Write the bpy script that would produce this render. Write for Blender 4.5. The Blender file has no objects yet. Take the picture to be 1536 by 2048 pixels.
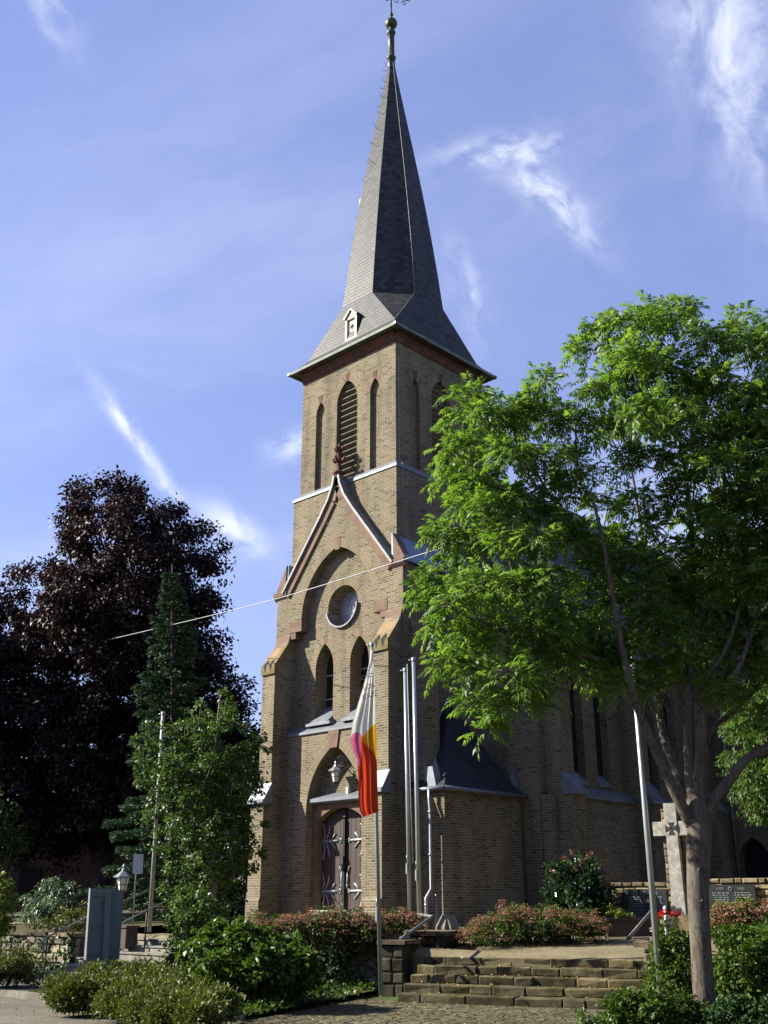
import bpy, bmesh, math, random
import numpy as np
from mathutils import Vector, Matrix, geometry

rad = math.radians
C = bpy.context.scene.collection
S = bpy.context.scene

# ------------------------------------------------------------------ camera
CAM = np.array([24.29, -23.22, 0.78])
YAW = rad(43.6); PITCH = math.atan(786 / 2090)
cd = bpy.data.cameras.new('camera'); cam = bpy.data.objects.new('camera', cd); C.objects.link(cam)
cam.location = CAM; cam.rotation_euler = (math.pi / 2 + PITCH, 0, YAW)
cd.sensor_fit = 'VERTICAL'; cd.sensor_height = 36; cd.lens = 36 * 2090 / 2048
cd.clip_start = 0.1; cd.clip_end = 4000
S.camera = cam

# ------------------------------------------------------------------ sky, sun, exposure
SUN_AZ = rad(52); SUN_EL = rad(33)      # azimuth measured from the facade normal (-Y) towards -X
SUN_DIR = Vector((-math.sin(SUN_AZ) * math.cos(SUN_EL), -math.cos(SUN_AZ) * math.cos(SUN_EL), math.sin(SUN_EL)))
S.view_settings.view_transform = 'Standard'; S.view_settings.look = 'None'
S.view_settings.gamma = 1; S.view_settings.use_curve_mapping = False
S.view_settings.exposure = 1.5
W = bpy.data.worlds.new('World'); S.world = W; W.use_nodes = True
nt = W.node_tree; nt.nodes.clear()

class NG:
    """tiny helper to write node graphs"""
    def __init__(s, t): s.t = t
    def n(s, typ, **kw):
        nd = s.t.nodes.new(typ)
        for k, v in kw.items(): setattr(nd, k, v)
        return nd
    def put(s, sock, v):
        if isinstance(v, bpy.types.NodeSocket): s.t.links.new(v, sock)
        elif v is not None: sock.default_value = v
    def m(s, op, a, b=None, c=None, clamp=False):
        nd = s.n('ShaderNodeMath', operation=op, use_clamp=clamp)
        for i, v in enumerate((a, b, c)): s.put(nd.inputs[i], v)
        return nd.outputs[0]
    def v(s, op, a, b=None):
        nd = s.n('ShaderNodeVectorMath', operation=op); s.put(nd.inputs[0], a); s.put(nd.inputs[1], b)
        return nd.outputs['Value'] if op in ('DOT_PRODUCT', 'LENGTH') else nd.outputs[0]
    def mix(s, f, a, b, blend='MIX'):
        nd = s.n('ShaderNodeMix', data_type='RGBA', blend_type=blend)
        s.put(nd.inputs[0], f); s.put(nd.inputs[6], a); s.put(nd.inputs[7], b); return nd.outputs[2]
    def noise(s, vec, scale, detail=4, rough=0.55, dist=0.0):
        nd = s.n('ShaderNodeTexNoise'); s.put(nd.inputs['Vector'], vec)
        nd.inputs['Scale'].default_value = scale; nd.inputs['Detail'].default_value = detail
        nd.inputs['Roughness'].default_value = rough; nd.inputs['Distortion'].default_value = dist
        return nd.outputs['Fac']
    def ramp(s, f, stops):
        nd = s.n('ShaderNodeValToRGB'); s.put(nd.inputs[0], f); e = nd.color_ramp.elements
        while len(e) < len(stops): e.new(0.5)
        for el, (p, c) in zip(e, stops): el.position = p; el.color = c if len(c) == 4 else (*c, 1)
        return nd.outputs[0]
    def step(s, f, a, b):
        nd = s.n('ShaderNodeMapRange', interpolation_type='SMOOTHSTEP'); s.put(nd.inputs[0], f)
        nd.inputs[1].default_value = a; nd.inputs[2].default_value = b; return nd.outputs[0]

def cam_ray(px, py):
    x = (px - 768) / 2090; y = -(py - 1024) / 2090
    f = np.array([-math.sin(YAW) * math.cos(PITCH), math.cos(YAW) * math.cos(PITCH), math.sin(PITCH)])
    r = np.array([math.cos(YAW), math.sin(YAW), 0]); u = np.cross(r, f)
    return f + r * x + u * y
HEAD = np.array([-math.sin(YAW), math.cos(YAW), 0]); RIGHT = np.array([math.cos(YAW), math.sin(YAW), 0])
def P(px, py, d):                      # point of the place seen at a pixel of the survey photo, d metres ahead
    r = cam_ray(px, py); return CAM + r * (d / (r @ HEAD))
def PZ(px, py, z):                     # ... on the level z
    r = cam_ray(px, py); return CAM + r * ((z - CAM[2]) / r[2])

g = NG(nt)
sky = g.n('ShaderNodeTexSky', sky_type='NISHITA', sun_disc=False, sun_elevation=SUN_EL,
          sun_rotation=math.atan2(SUN_DIR.x, SUN_DIR.y), altitude=200, air_density=1.0, dust_density=0.15, ozone_density=2.5)
dirv = g.n('ShaderNodeTexCoord').outputs['Generated']
dirv = g.v('NORMALIZE', dirv)
warp = g.n('ShaderNodeTexNoise'); g.put(warp.inputs['Vector'], dirv); warp.inputs['Scale'].default_value = 9; warp.inputs['Detail'].default_value = 5
wv = g.v('SUBTRACT', warp.outputs['Color'], (0.5, 0.5, 0.5))
def local_uv(px, py, ang, wamt):
    c = Vector(cam_ray(px, py)).normalized(); e1 = Vector(RIGHT) ; e1 = (e1 - c * e1.dot(c)).normalized(); e2 = e1.cross(c).normalized()
    e2 = -e2 if e2.z < 0 else e2
    a1 = e1 * math.cos(ang) + e2 * math.sin(ang); a2 = -e1 * math.sin(ang) + e2 * math.cos(ang)
    w = g.n('ShaderNodeVectorMath', operation='SCALE'); g.put(w.inputs[0], wv); w.inputs['Scale'].default_value = wamt
    d = g.v('ADD', dirv, w.outputs[0])
    d0 = g.v('DOT_PRODUCT', d, tuple(c))
    u = g.v('DOT_PRODUCT', d, tuple(a1)); v = g.v('DOT_PRODUCT', d, tuple(a2))
    return u, v, g.m('GREATER_THAN', d0, 0.2)
def wisp(px, py, ang, a, b, gain, lo=0.42, hi=0.75, scale=14, stretch=3.0, warpamt=0.05):
    u, v, ok = local_uv(px, py, rad(ang), warpamt)
    r2 = g.m('ADD', g.m('POWER', g.m('DIVIDE', u, a), 2), g.m('POWER', g.m('DIVIDE', v, b), 2))
    fall = g.m('EXPONENT', g.m('MULTIPLY', r2, -1.0))
    cmb = g.n('ShaderNodeCombineXYZ'); g.put(cmb.inputs[0], g.m('MULTIPLY', u, 1 / stretch)); g.put(cmb.inputs[1], v); cmb.inputs[2].default_value = px * .01
    nz = g.step(g.noise(cmb.outputs[0], scale, 6, 0.6, 0.3), lo, hi)
    return g.m('MULTIPLY', g.m('MULTIPLY', g.m('MULTIPLY', fall, nz), gain), ok)
parts = [
    wisp(1000, 305, 14, .050, .016, .55, .38, .66, 34, 1.5),
    wisp(1090, 395, -36, .058, .017, .60, .36, .66, 34, 1.5),
    wisp(1445, 85, 115, .12, .042, .62, .34, .74, 24, 1.6),
    wisp(1500, 260, 110, .08, .05, .35, .40, .75, 16, 1.6),
    wisp(262, 862, -54, .042, .0065, .75, .25, .6, 34, 1.8, .012),
    wisp(345, 985, -52, .050, .008, .50, .35, .65, 34, 1.6, .02),
    wisp(465, 1060, -38, .036, .013, .62, .28, .62, 34, 1.5, .03),
    wisp(585, 895, 25, .024, .012, .50, .30, .6, 40, 1.4, .03),
    wisp(945, 560, -60, .035, .011, .28, .40, .7, 34, 1.5, .04),
    wisp(940, 620, -70, .03, .02, .25, .40, .7, 34, 1.5, .04),
    wisp(330, 520, 12, .45, .08, .26, .32, .8, 5, 3.5),
    wisp(120, 780, 8, .35, .06, .26, .32, .8, 6, 4.0),
    wisp(250, 1180, 6, .40, .05, .32, .30, .75, 7, 4.0),
    wisp(620, 160, 20, .40, .09, .18, .35, .8, 5, 3.0),
    wisp(90, 10, -60, .035, .02, .35, .35, .7, 25, 1.5),
    wisp(1250, 230, 30, .25, .08, .20, .35, .8, 7, 2.5),
    wisp(1300, 1000, 5, .30, .10, .35, .3, .8, 7, 3.0),
]
cl = parts[0]
for p_ in parts[1:]: cl = g.m('ADD', cl, p_)
cl = g.m('MINIMUM', cl, 0.93)
tint = g.mix(1.0, sky.outputs[0], (1.42, 1.14, 1.30, 1), 'MULTIPLY')
tint = g.mix(.42, tint, (1.78, 2.40, 4.95, 1))     # a thin even veil of high haze
mixed = g.mix(cl, tint, (7.0, 7.3, 8.0, 1))
bg = g.n('ShaderNodeBackground'); g.put(bg.inputs[0], mixed); bg.inputs[1].default_value = 0.064
wo = g.n('ShaderNodeOutputWorld'); nt.links.new(bg.outputs[0], wo.inputs[0])

sl = bpy.data.lights.new('sun', 'SUN'); sl.energy = 5.0; sl.angle = rad(0.53); sl.color = (1.0, 0.95, 0.84)
so = bpy.data.objects.new('sun', sl); C.objects.link(so); so.rotation_euler = SUN_DIR.to_track_quat('Z', 'Y').to_euler(); so.location = (0, 0, 60)

# ------------------------------------------------------------------ materials
MATS = {}
def newmat(name):
    m = bpy.data.materials.new(name); m.use_nodes = True; m.node_tree.nodes.clear(); MATS[name] = m
    return m, NG(m.node_tree)
def finish(m, q, col, rough=0.8, metal=0.0, bump=None, bstr=0.3, bdist=0.01, spec=0.35, transl=None):
    b = q.n('ShaderNodeBsdfPrincipled'); q.put(b.inputs['Base Color'], col); q.put(b.inputs['Roughness'], rough)
    b.inputs['Metallic'].default_value = metal; b.inputs['Specular IOR Level'].default_value = spec
    if bump is not None:
        bn = q.n('ShaderNodeBump'); q.put(bn.inputs['Height'], bump); bn.inputs['Strength'].default_value = bstr; bn.inputs['Distance'].default_value = bdist
        q.put(b.inputs['Normal'], bn.outputs[0])
    o = q.n('ShaderNodeOutputMaterial'); sh = b.outputs[0]
    if transl:
        tr = q.n('ShaderNodeBsdfTranslucent'); q.put(tr.inputs[0], transl[0]); mx = q.n('ShaderNodeMixShader'); mx.inputs[0].default_value = transl[1]
        m.node_tree.links.new(sh, mx.inputs[1]); m.node_tree.links.new(tr.outputs[0], mx.inputs[2]); sh = mx.outputs[0]
    m.node_tree.links.new(sh, o.inputs[0]); return m
def rgba(c): return (c[0], c[1], c[2], 1)

def brick_mat(name, c1, c2, mortar, bw=.25, bh=.0765, ms=.011, rot=False, bias=-.1):
    m, q = newmat(name)
    uv = q.n('ShaderNodeTexCoord').outputs['UV']; ob = q.n('ShaderNodeNewGeometry').outputs['Position']
    b = q.n('ShaderNodeTexBrick', offset=.5); q.put(b.inputs['Vector'], uv)
    b.inputs['Scale'].default_value = 1; b.inputs['Brick Width'].default_value = bw; b.inputs['Row Height'].default_value = bh
    b.inputs['Mortar Size'].default_value = ms; b.inputs['Mortar Smooth'].default_value = .15; b.inputs['Bias'].default_value = bias
    b.inputs['Color1'].default_value = rgba(c1); b.inputs['Color2'].default_value = rgba(c2); b.inputs['Mortar'].default_value = rgba(mortar)
    # some burnt bricks: a second brick pattern of the same grid gives each brick its own value
    b2 = q.n('ShaderNodeTexBrick', offset=.5); q.put(b2.inputs['Vector'], uv)
    for k in ('Scale', 'Brick Width', 'Row Height', 'Mortar Size'): b2.inputs[k].default_value = b.inputs[k].default_value
    b2.inputs['Color1'].default_value = (0, 0, 0, 1); b2.inputs['Color2'].default_value = (1, 1, 1, 1); b2.inputs['Mortar'].default_value = (.5, .5, .5, 1)
    burnt = q.m('MULTIPLY', q.step(b2.outputs['Color'], .82, .92), .42)
    col = q.mix(burnt, b.outputs['Color'], rgba([x * .38 for x in c2]))
    red = q.m('MULTIPLY', q.m('SUBTRACT', 1.0, q.step(b2.outputs['Color'], .08, .16)), .4)
    col = q.mix(red, col, (c1[0] * .95, c1[1] * .72, c1[2] * .55, 1))
    big = q.noise(ob, .55, 5, .6); fine = q.noise(ob, 9, 4, .7)
    col = q.mix(q.step(big, .45, .75), col, rgba([x * .72 for x in c1]), 'MIX') if False else col
    col = q.mix(1.0, col, q.ramp(big, [(.25, (.70, .69, .67)), (.75, (1.08, 1.06, 1.02))]), 'MULTIPLY')
    mp = q.n('ShaderNodeMapping'); q.put(mp.inputs[0], ob); mp.inputs['Scale'].default_value = (1.6, 1.6, .22)
    col = q.mix(1.0, col, q.ramp(q.noise(mp.outputs[0], 1.1, 5, .65), [(.30, (.66, .65, .64)), (.50, (1, 1, 1)), (.75, (1.10, 1.08, 1.04))]), 'MULTIPLY')
    col = q.mix(1.0, col, q.ramp(fine, [(.2, (.78, .78, .78)), (.8, (1.15, 1.15, 1.15))]), 'MULTIPLY')
    h = q.m('ADD', q.m('MULTIPLY', b.outputs['Fac'], -1.0), q.m('MULTIPLY', fine, .5))
    return finish(m, q, col, .92, bump=h, bstr=.45, bdist=.012, spec=.15)
brick_mat('brick', (.188, .155, .101), (.102, .084, .056), (.255, .23, .168))
brick_mat('brick_ring', (.198, .156, .10), (.138, .108, .07), (.266, .238, .172), bw=.5, bh=.085, ms=.012)

def slate_mat(name, c1, c2, rough=.45, bw=.22, bh=.15, spec=.5):
    m, q = newmat(name); uv = q.n('ShaderNodeTexCoord').outputs['UV']; ob = q.n('ShaderNodeNewGeometry').outputs['Position']
    b = q.n('ShaderNodeTexBrick', offset=.5); q.put(b.inputs['Vector'], uv)
    b.inputs['Scale'].default_value = 1; b.inputs['Brick Width'].default_value = bw; b.inputs['Row Height'].default_value = bh
    b.inputs['Mortar Size'].default_value = .008; b.inputs['Mortar Smooth'].default_value = .3; b.inputs['Bias'].default_value = 0
    b.inputs['Color1'].default_value = rgba(c1); b.inputs['Color2'].default_value = rgba(c2); b.inputs['Mortar'].default_value = rgba([x * .35 for x in c2])
    nz = q.noise(ob, 1.3, 5, .65)
    col = q.mix(1.0, b.outputs['Color'], q.ramp(nz, [(.25, (.72, .74, .8)), (.75, (1.2, 1.17, 1.08))]), 'MULTIPLY')
    sep = q.n('ShaderNodeSeparateXYZ'); q.put(sep.inputs[0], uv)
    saw = q.m('FRACT', q.m('DIVIDE', sep.outputs[1], bh))
    h = q.m('ADD', q.m('MULTIPLY', saw, -.6), q.m('MULTIPLY', b.outputs['Fac'], -.5))
    return finish(m, q, col, rough, bump=h, bstr=.6, bdist=.02, spec=spec)
slate_mat('slate', (.046, .047, .046), (.016, .017, .019), .55, .24, .16, .22)
slate_mat('dark_slate', (.030, .032, .038), (.017, .018, .024), .55, .24, .16, .25)

def plain(name, c, rough=.7, metal=0.0, var=.25, scale=6, spec=.4, bump=.15, c2=None, tr=None, block=False):
    m, q = newmat(name); ob = q.n('ShaderNodeNewGeometry').outputs['Position']
    nz = q.noise(ob, scale, 5, .65)
    if c2 is None: c2 = [x * (1 - var) for x in c]
    col = q.mix(q.step(nz, .35, .68), rgba(c2), rgba(c))
    if block:      # every stone of a wall has its own tone, kept in its UV
        sp = q.n('ShaderNodeSeparateXYZ'); q.put(sp.inputs[0], q.n('ShaderNodeTexCoord').outputs['UV'])
        col = q.mix(1.0, col, q.ramp(q.m('FRACT', sp.outputs[0]), [(0, (.52, .52, .55)), (.45, (.95, .95, .92)), (1, (1.45, 1.38, 1.25))]), 'MULTIPLY')
    return finish(m, q, col, rough, metal, bump=q.noise(ob, scale * 4, 4, .6) if bump else None, bstr=bump, bdist=.01, spec=spec, transl=tr)
plain('sandstone', (.178, .118, .087), .85, c2=(.125, .08, .058), scale=3, spec=.15)
plain('dark_sandstone', (.13, .062, .045), .85, c2=(.085, .042, .033), scale=3, spec=.15)
plain('lichen_stone', (.24, .165, .10), .9, c2=(.12, .105, .045), scale=2.2, spec=.1, bump=.3)
plain('zinc', (.155, .167, .185), .5, .2, .25, 2.5, bump=.05)
plain('coping_metal', (.19, .19, .18), .6, .1, .3, 3, bump=.1)
plain('zinc_roof', (.22, .265, .34), .4, .3, .3, 1.2, bump=.05)
plain('verdigris', (.125, .14, .11), .5, .3, .35, 3, bump=.05)
plain('copper_green', (.055, .058, .03), .5, .2, .5, 4)
plain('iron', (.018, .018, .02), .5, .5, .3, 8)
plain('dark_iron', (.05, .045, .04), .6, .4, .3, 8)
plain('pale_iron', (.30, .305, .32), .5, .3, .3, 12)
plain('lantern_glass', (.62, .63, .56), .15, 0, .15, 12, .6, 0)
plain('white_paint', (.58, .57, .54), .5, 0, .12, 5)
plain('cream_paint', (.50, .43, .29), .6, 0, .18, 7)
plain('wood_slats', (.16, .125, .085), .8, 0, .4, 5)
plain('black', (.012, .011, .012), .9, 0, .2, 5)
plain('glass_dark', (.02, .023, .028), .12, 0, .4, 3, .6, 0)
plain('glass_grey', (.24, .25, .30), .18, 0, .35, 4, .6, .05)
plain('lead', (.50, .50, .52), .5, 0, .2, 8)
plain('concrete', (.215, .20, .165), .9, 0, .35, 2.5, .15, .3)
plain('step_stone', (.125, .105, .06), .95, c2=(.045, .042, .02), scale=3.4, spec=.1, bump=.6, block=True)
plain('wall_stone', (.22, .195, .155), .95, c2=(.105, .092, .068), scale=2.2, spec=.1, bump=.7, block=True)
plain('memorial_stone', (.23, .19, .12), .95, c2=(.115, .094, .06), scale=4.0, spec=.1, bump=.7, block=True)
plain('cap_stone', (.17, .13, .09), .95, c2=(.075, .062, .04), scale=3, spec=.1, bump=.6, block=True)
plain('cross_stone', (.40, .375, .33), .85, c2=(.23, .215, .18), scale=7, spec=.2, bump=.25)
plain('plaque', (.03, .034, .035), .5, 0, .25, 9, .2, .05)
plain('plaque_text', (.22, .23, .21), .6, 0, .2, 12, .3, 0)
plain('aluminium', (.42, .435, .43), .32, .6, .12, 3, .5, 0)
plain('galvanised', (.28, .30, .31), .4, .5, .2, 6, .5, .05)
plain('worn_pole', (.36, .35, .31), .55, .1, .3, 3, .4, .1)
plain('board_metal', (.085, .12, .122), .5, .1, .12, 3, .4, .03)
plain('sign_white', (.44, .43, .43), .5, 0, .1, 5)
plain('rail_metal', (.22, .23, .22), .5, .4, .3, 7)
plain('house_wall', (.085, .058, .045), .9, 0, .25, 1.2, .1, .2)
plain('house_roof', (.10, .075, .065), .8, 0, .35, 2, .2, .3)
plain('bark', (.28, .235, .17), .9, c2=(.12, .095, .065), scale=7, spec=.1, bump=.5)
def bark_mat(name, c, c2, lich):
    m, q = newmat(name); ob = q.n('ShaderNodeNewGeometry').outputs['Position']
    mp = q.n('ShaderNodeMapping'); q.put(mp.inputs[0], ob); mp.inputs['Scale'].default_value = (9, 9, 1.8)
    a = q.noise(mp.outputs[0], 2.4, 6, .7, .4); bl = q.noise(ob, 2.3, 5, .65); fi = q.noise(ob, 24, 4, .7)
    mp2 = q.n('ShaderNodeMapping'); q.put(mp2.inputs[0], ob); mp2.inputs['Scale'].default_value = (3, 3, 16); rings = q.noise(mp2.outputs[0], 2.0, 3, .6)
    col = q.mix(q.step(a, .36, .62), rgba(c2), rgba(c)); col = q.mix(q.m('MULTIPLY', q.step(bl, .52, .62), .55), col, rgba(lich))
    col = q.mix(q.m('MULTIPLY', q.step(rings, .60, .68), .5), col, rgba([x * .45 for x in c2])); col = q.mix(1.0, col, q.ramp(fi, [(.25, (.72, .72, .72)), (.75, (1.18, 1.18, 1.18))]), 'MULTIPLY')
    return finish(m, q, col, .9, bump=q.m('ADD', a, q.m('MULTIPLY', fi, .4)), bstr=.55, bdist=.02, spec=.15)
bark_mat('smooth_bark', (.125, .104, .082), (.058, .048, .038), (.11, .112, .082))
plain('dark_bark', (.07, .055, .045), .9, 0, .4, 5, .1, .5)
plain('flag_white', (.56, .545, .50), .8, 0, .06, 5, .1, 0, tr=((.8, .78, .7, 1), .3))
plain('flag_yellow', (.50, .23, .012), .8, 0, .08, 5, .1, 0, tr=((.85, .42, .02, 1), .3))
plain('flag_red', (.36, .04, .015), .8, 0, .08, 5, .1, 0, tr=((.75, .07, .02, 1), .3))
plain('flag_pink', (.55, .11, .24), .8, 0, .08, 5, .1, 0, tr=((.85, .18, .35, 1), .3))
plain('flag_ink', (.22, .22, .26), .8, 0, .1, 5, .1, 0)
plain('flag_ink_red', (.62, .12, .15), .8, 0, .1, 5, .1, 0)
plain('petal_red', (.62, .02, .015), .6, 0, .3, 20, .3, 0, tr=((.7, .03, .02, 1), .25))
plain('petal_white', (.75, .73, .66), .6, 0, .1, 20, .3, 0)
plain('cable', (.34, .35, .36), .5, .2, .2, 3)
plain('terracotta', (.085, .06, .05), .85, 0, .3, 6, .2)
plain('boulder', (.50, .36, .31), .85, 0, .3, 8, .2, .5)

def door_mat():
    m, q = newmat('door_wood'); ob = q.n('ShaderNodeNewGeometry').outputs['Position']
    mp = q.n('ShaderNodeMapping'); q.put(mp.inputs[0], ob); mp.inputs['Scale'].default_value = (14, 14, 1.2)
    nz = q.noise(mp.outputs[0], 2.2, 6, .6)
    return finish(m, q, q.ramp(nz, [(.25, (.027, .018, .014)), (.75, (.058, .038, .03))]), .6, bump=nz, bstr=.2, spec=.3)
door_mat()

def ground_mat(name, cols, scale, vor=0.0, bump=.5, speck=None):
    m, q = newmat(name); ob = q.n('ShaderNodeNewGeometry').outputs['Position']
    a = q.noise(ob, scale * .12, 5, .65); b = q.noise(ob, scale, 5, .7); c = q.noise(ob, scale * 6, 3, .7)
    f = q.m('ADD', q.m('MULTIPLY', a, .5), q.m('ADD', q.m('MULTIPLY', b, .3), q.m('MULTIPLY', c, .2)))
    col = q.ramp(f, [(.36, cols[0]), (.5, cols[1]), (.64, cols[2])]); h = f
    if vor:
        wv_ = q.n('ShaderNodeTexNoise'); q.put(wv_.inputs['Vector'], ob); wv_.inputs['Scale'].default_value = 2.0
        mp = q.v('ADD', ob, q.v('MULTIPLY', q.v('SUBTRACT', wv_.outputs['Color'], (.5, .5, .5)), (.12, .12, 0)))
        vo = q.n('ShaderNodeTexVoronoi', feature='DISTANCE_TO_EDGE'); q.put(vo.inputs['Vector'], mp); vo.inputs['Scale'].default_value = vor; vo.inputs['Randomness'].default_value = .75
        e = q.step(vo.outputs['Distance'], .02, .11)
        v2 = q.n('ShaderNodeTexVoronoi'); q.put(v2.inputs['Vector'], mp); v2.inputs['Scale'].default_value = vor; v2.inputs['Randomness'].default_value = .75
        sp = q.n('ShaderNodeSeparateColor'); q.put(sp.inputs[0], v2.outputs['Color'])
        col = q.mix(1.0, col, q.ramp(sp.outputs[0], [(0, (.72, .72, .72)), (1, (1.25, 1.22, 1.15))]), 'MULTIPLY')
        col = q.mix(e, rgba([x * .38 for x in cols[0]]), col); h = q.m('ADD', q.m('MULTIPLY', e, .8), q.m('MULTIPLY', f, .6))
    return finish(m, q, col, .95, bump=h, bstr=bump, bdist=.03, spec=.12)
ground_mat('asphalt', [(.075, .068, .052), (.108, .098, .074), (.145, .132, .10)], 5, 0, .4)
ground_mat('setts', [(.066, .058, .033), (.10, .088, .052), (.145, .125, .08)], 4, 5.5, .7)
ground_mat('pavers', [(.12, .12, .11), (.155, .155, .14), (.19, .185, .17)], 5, 4.5, .3)
ground_mat('gravel', [(.092, .078, .042), (.148, .123, .074), (.21, .178, .115)], 9, 0, .6)
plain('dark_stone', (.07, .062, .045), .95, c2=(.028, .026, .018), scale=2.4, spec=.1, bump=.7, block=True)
plain('kerb_stone', (.185, .17, .14), .95, c2=(.115, .105, .08), scale=2.2, spec=.1, bump=.4)
ground_mat('soil', [(.035, .03, .015), (.06, .05, .025), (.085, .075, .035)], 6, 0, .7)
ground_mat('field', [(.03, .05, .015), (.05, .075, .02), (.07, .09, .03)], 1.5, 0, .7)

def leaf_mat(name, cols, rough=.45, tr=.3, trgain=(1.3, 1.5, .6), spec=.28):
    m, q = newmat(name); uv = q.n('ShaderNodeTexCoord').outputs['UV']
    sp = q.n('ShaderNodeSeparateXYZ'); q.put(sp.inputs[0], uv)
    n = len(cols); col = q.ramp(sp.outputs[0], [(i / max(1, n - 1), c) for i, c in enumerate(cols)])
    t = q.mix(1.0, col, rgba(trgain), 'MULTIPLY')
    return finish(m, q, col, rough, spec=spec, transl=(t, tr))
leaf_mat('ash_leaf', [(.054, .104, .022), (.086, .155, .032), (.122, .20, .044), (.18, .26, .09)], .42, .52, (1.3, 1.4, .5), .35)
leaf_mat('beech_leaf', [(.010, .0062, .008), (.016, .0095, .0105), (.024, .014, .014), (.042, .029, .027)], .52, .15, (1.5, .9, .6), .22)
leaf_mat('spruce_needle', [(.022, .05, .026), (.045, .088, .042), (.085, .135, .062)], .6, .08, (1, 1, 1), .2)
leaf_mat('hornbeam_leaf', [(.020, .040, .010), (.040, .073, .016), (.067, .108, .025), (.10, .148, .042)], .45, .3)
leaf_mat('bush_leaf', [(.022, .044, .006), (.042, .078, .010), (.068, .112, .016), (.10, .145, .026)], .45, .28)
leaf_mat('low_leaf', [(.038, .052, .009), (.066, .085, .013), (.095, .115, .02), (.11, .09, .026)], .55, .2)
leaf_mat('lime_leaf', [(.075, .105, .012), (.125, .16, .022), (.16, .19, .033)], .5, .3)
leaf_mat('ivy_leaf', [(.014, .036, .011), (.027, .06, .016), (.046, .085, .027)], .52, .15, spec=.2)
leaf_mat('glossy_leaf', [(.012, .032, .01), (.022, .05, .014), (.035, .07, .02)], .22, .1, spec=.6)
leaf_mat('red_shoot', [(.10, .035, .02), (.18, .07, .035), (.13, .10, .03)], .4, .25, (1.2, .9, .7))
leaf_mat('sedum_flower', [(.13, .07, .03), (.20, .105, .05), (.26, .14, .085), (.37, .21, .18)], .8, .15, (1.2, 1, .9))
leaf_mat('grey_leaf', [(.05, .085, .05), (.09, .13, .08), (.13, .17, .11)], .4, .2)
leaf_mat('rusty_leaf', [(.025, .06, .012), (.045, .095, .018), (.07, .12, .025), (.11, .08, .03)], .5, .35)
leaf_mat('fallen_leaf', [(.30, .22, .06), (.40, .30, .10), (.26, .15, .06)], .7, .1)

# ------------------------------------------------------------------ mesh helpers
VZ = np.array([0, 0, 1.0])
def V(*a): return np.array(a, float)
def unit(a): a = np.asarray(a, float); return a / (np.linalg.norm(a) + 1e-12)

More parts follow.
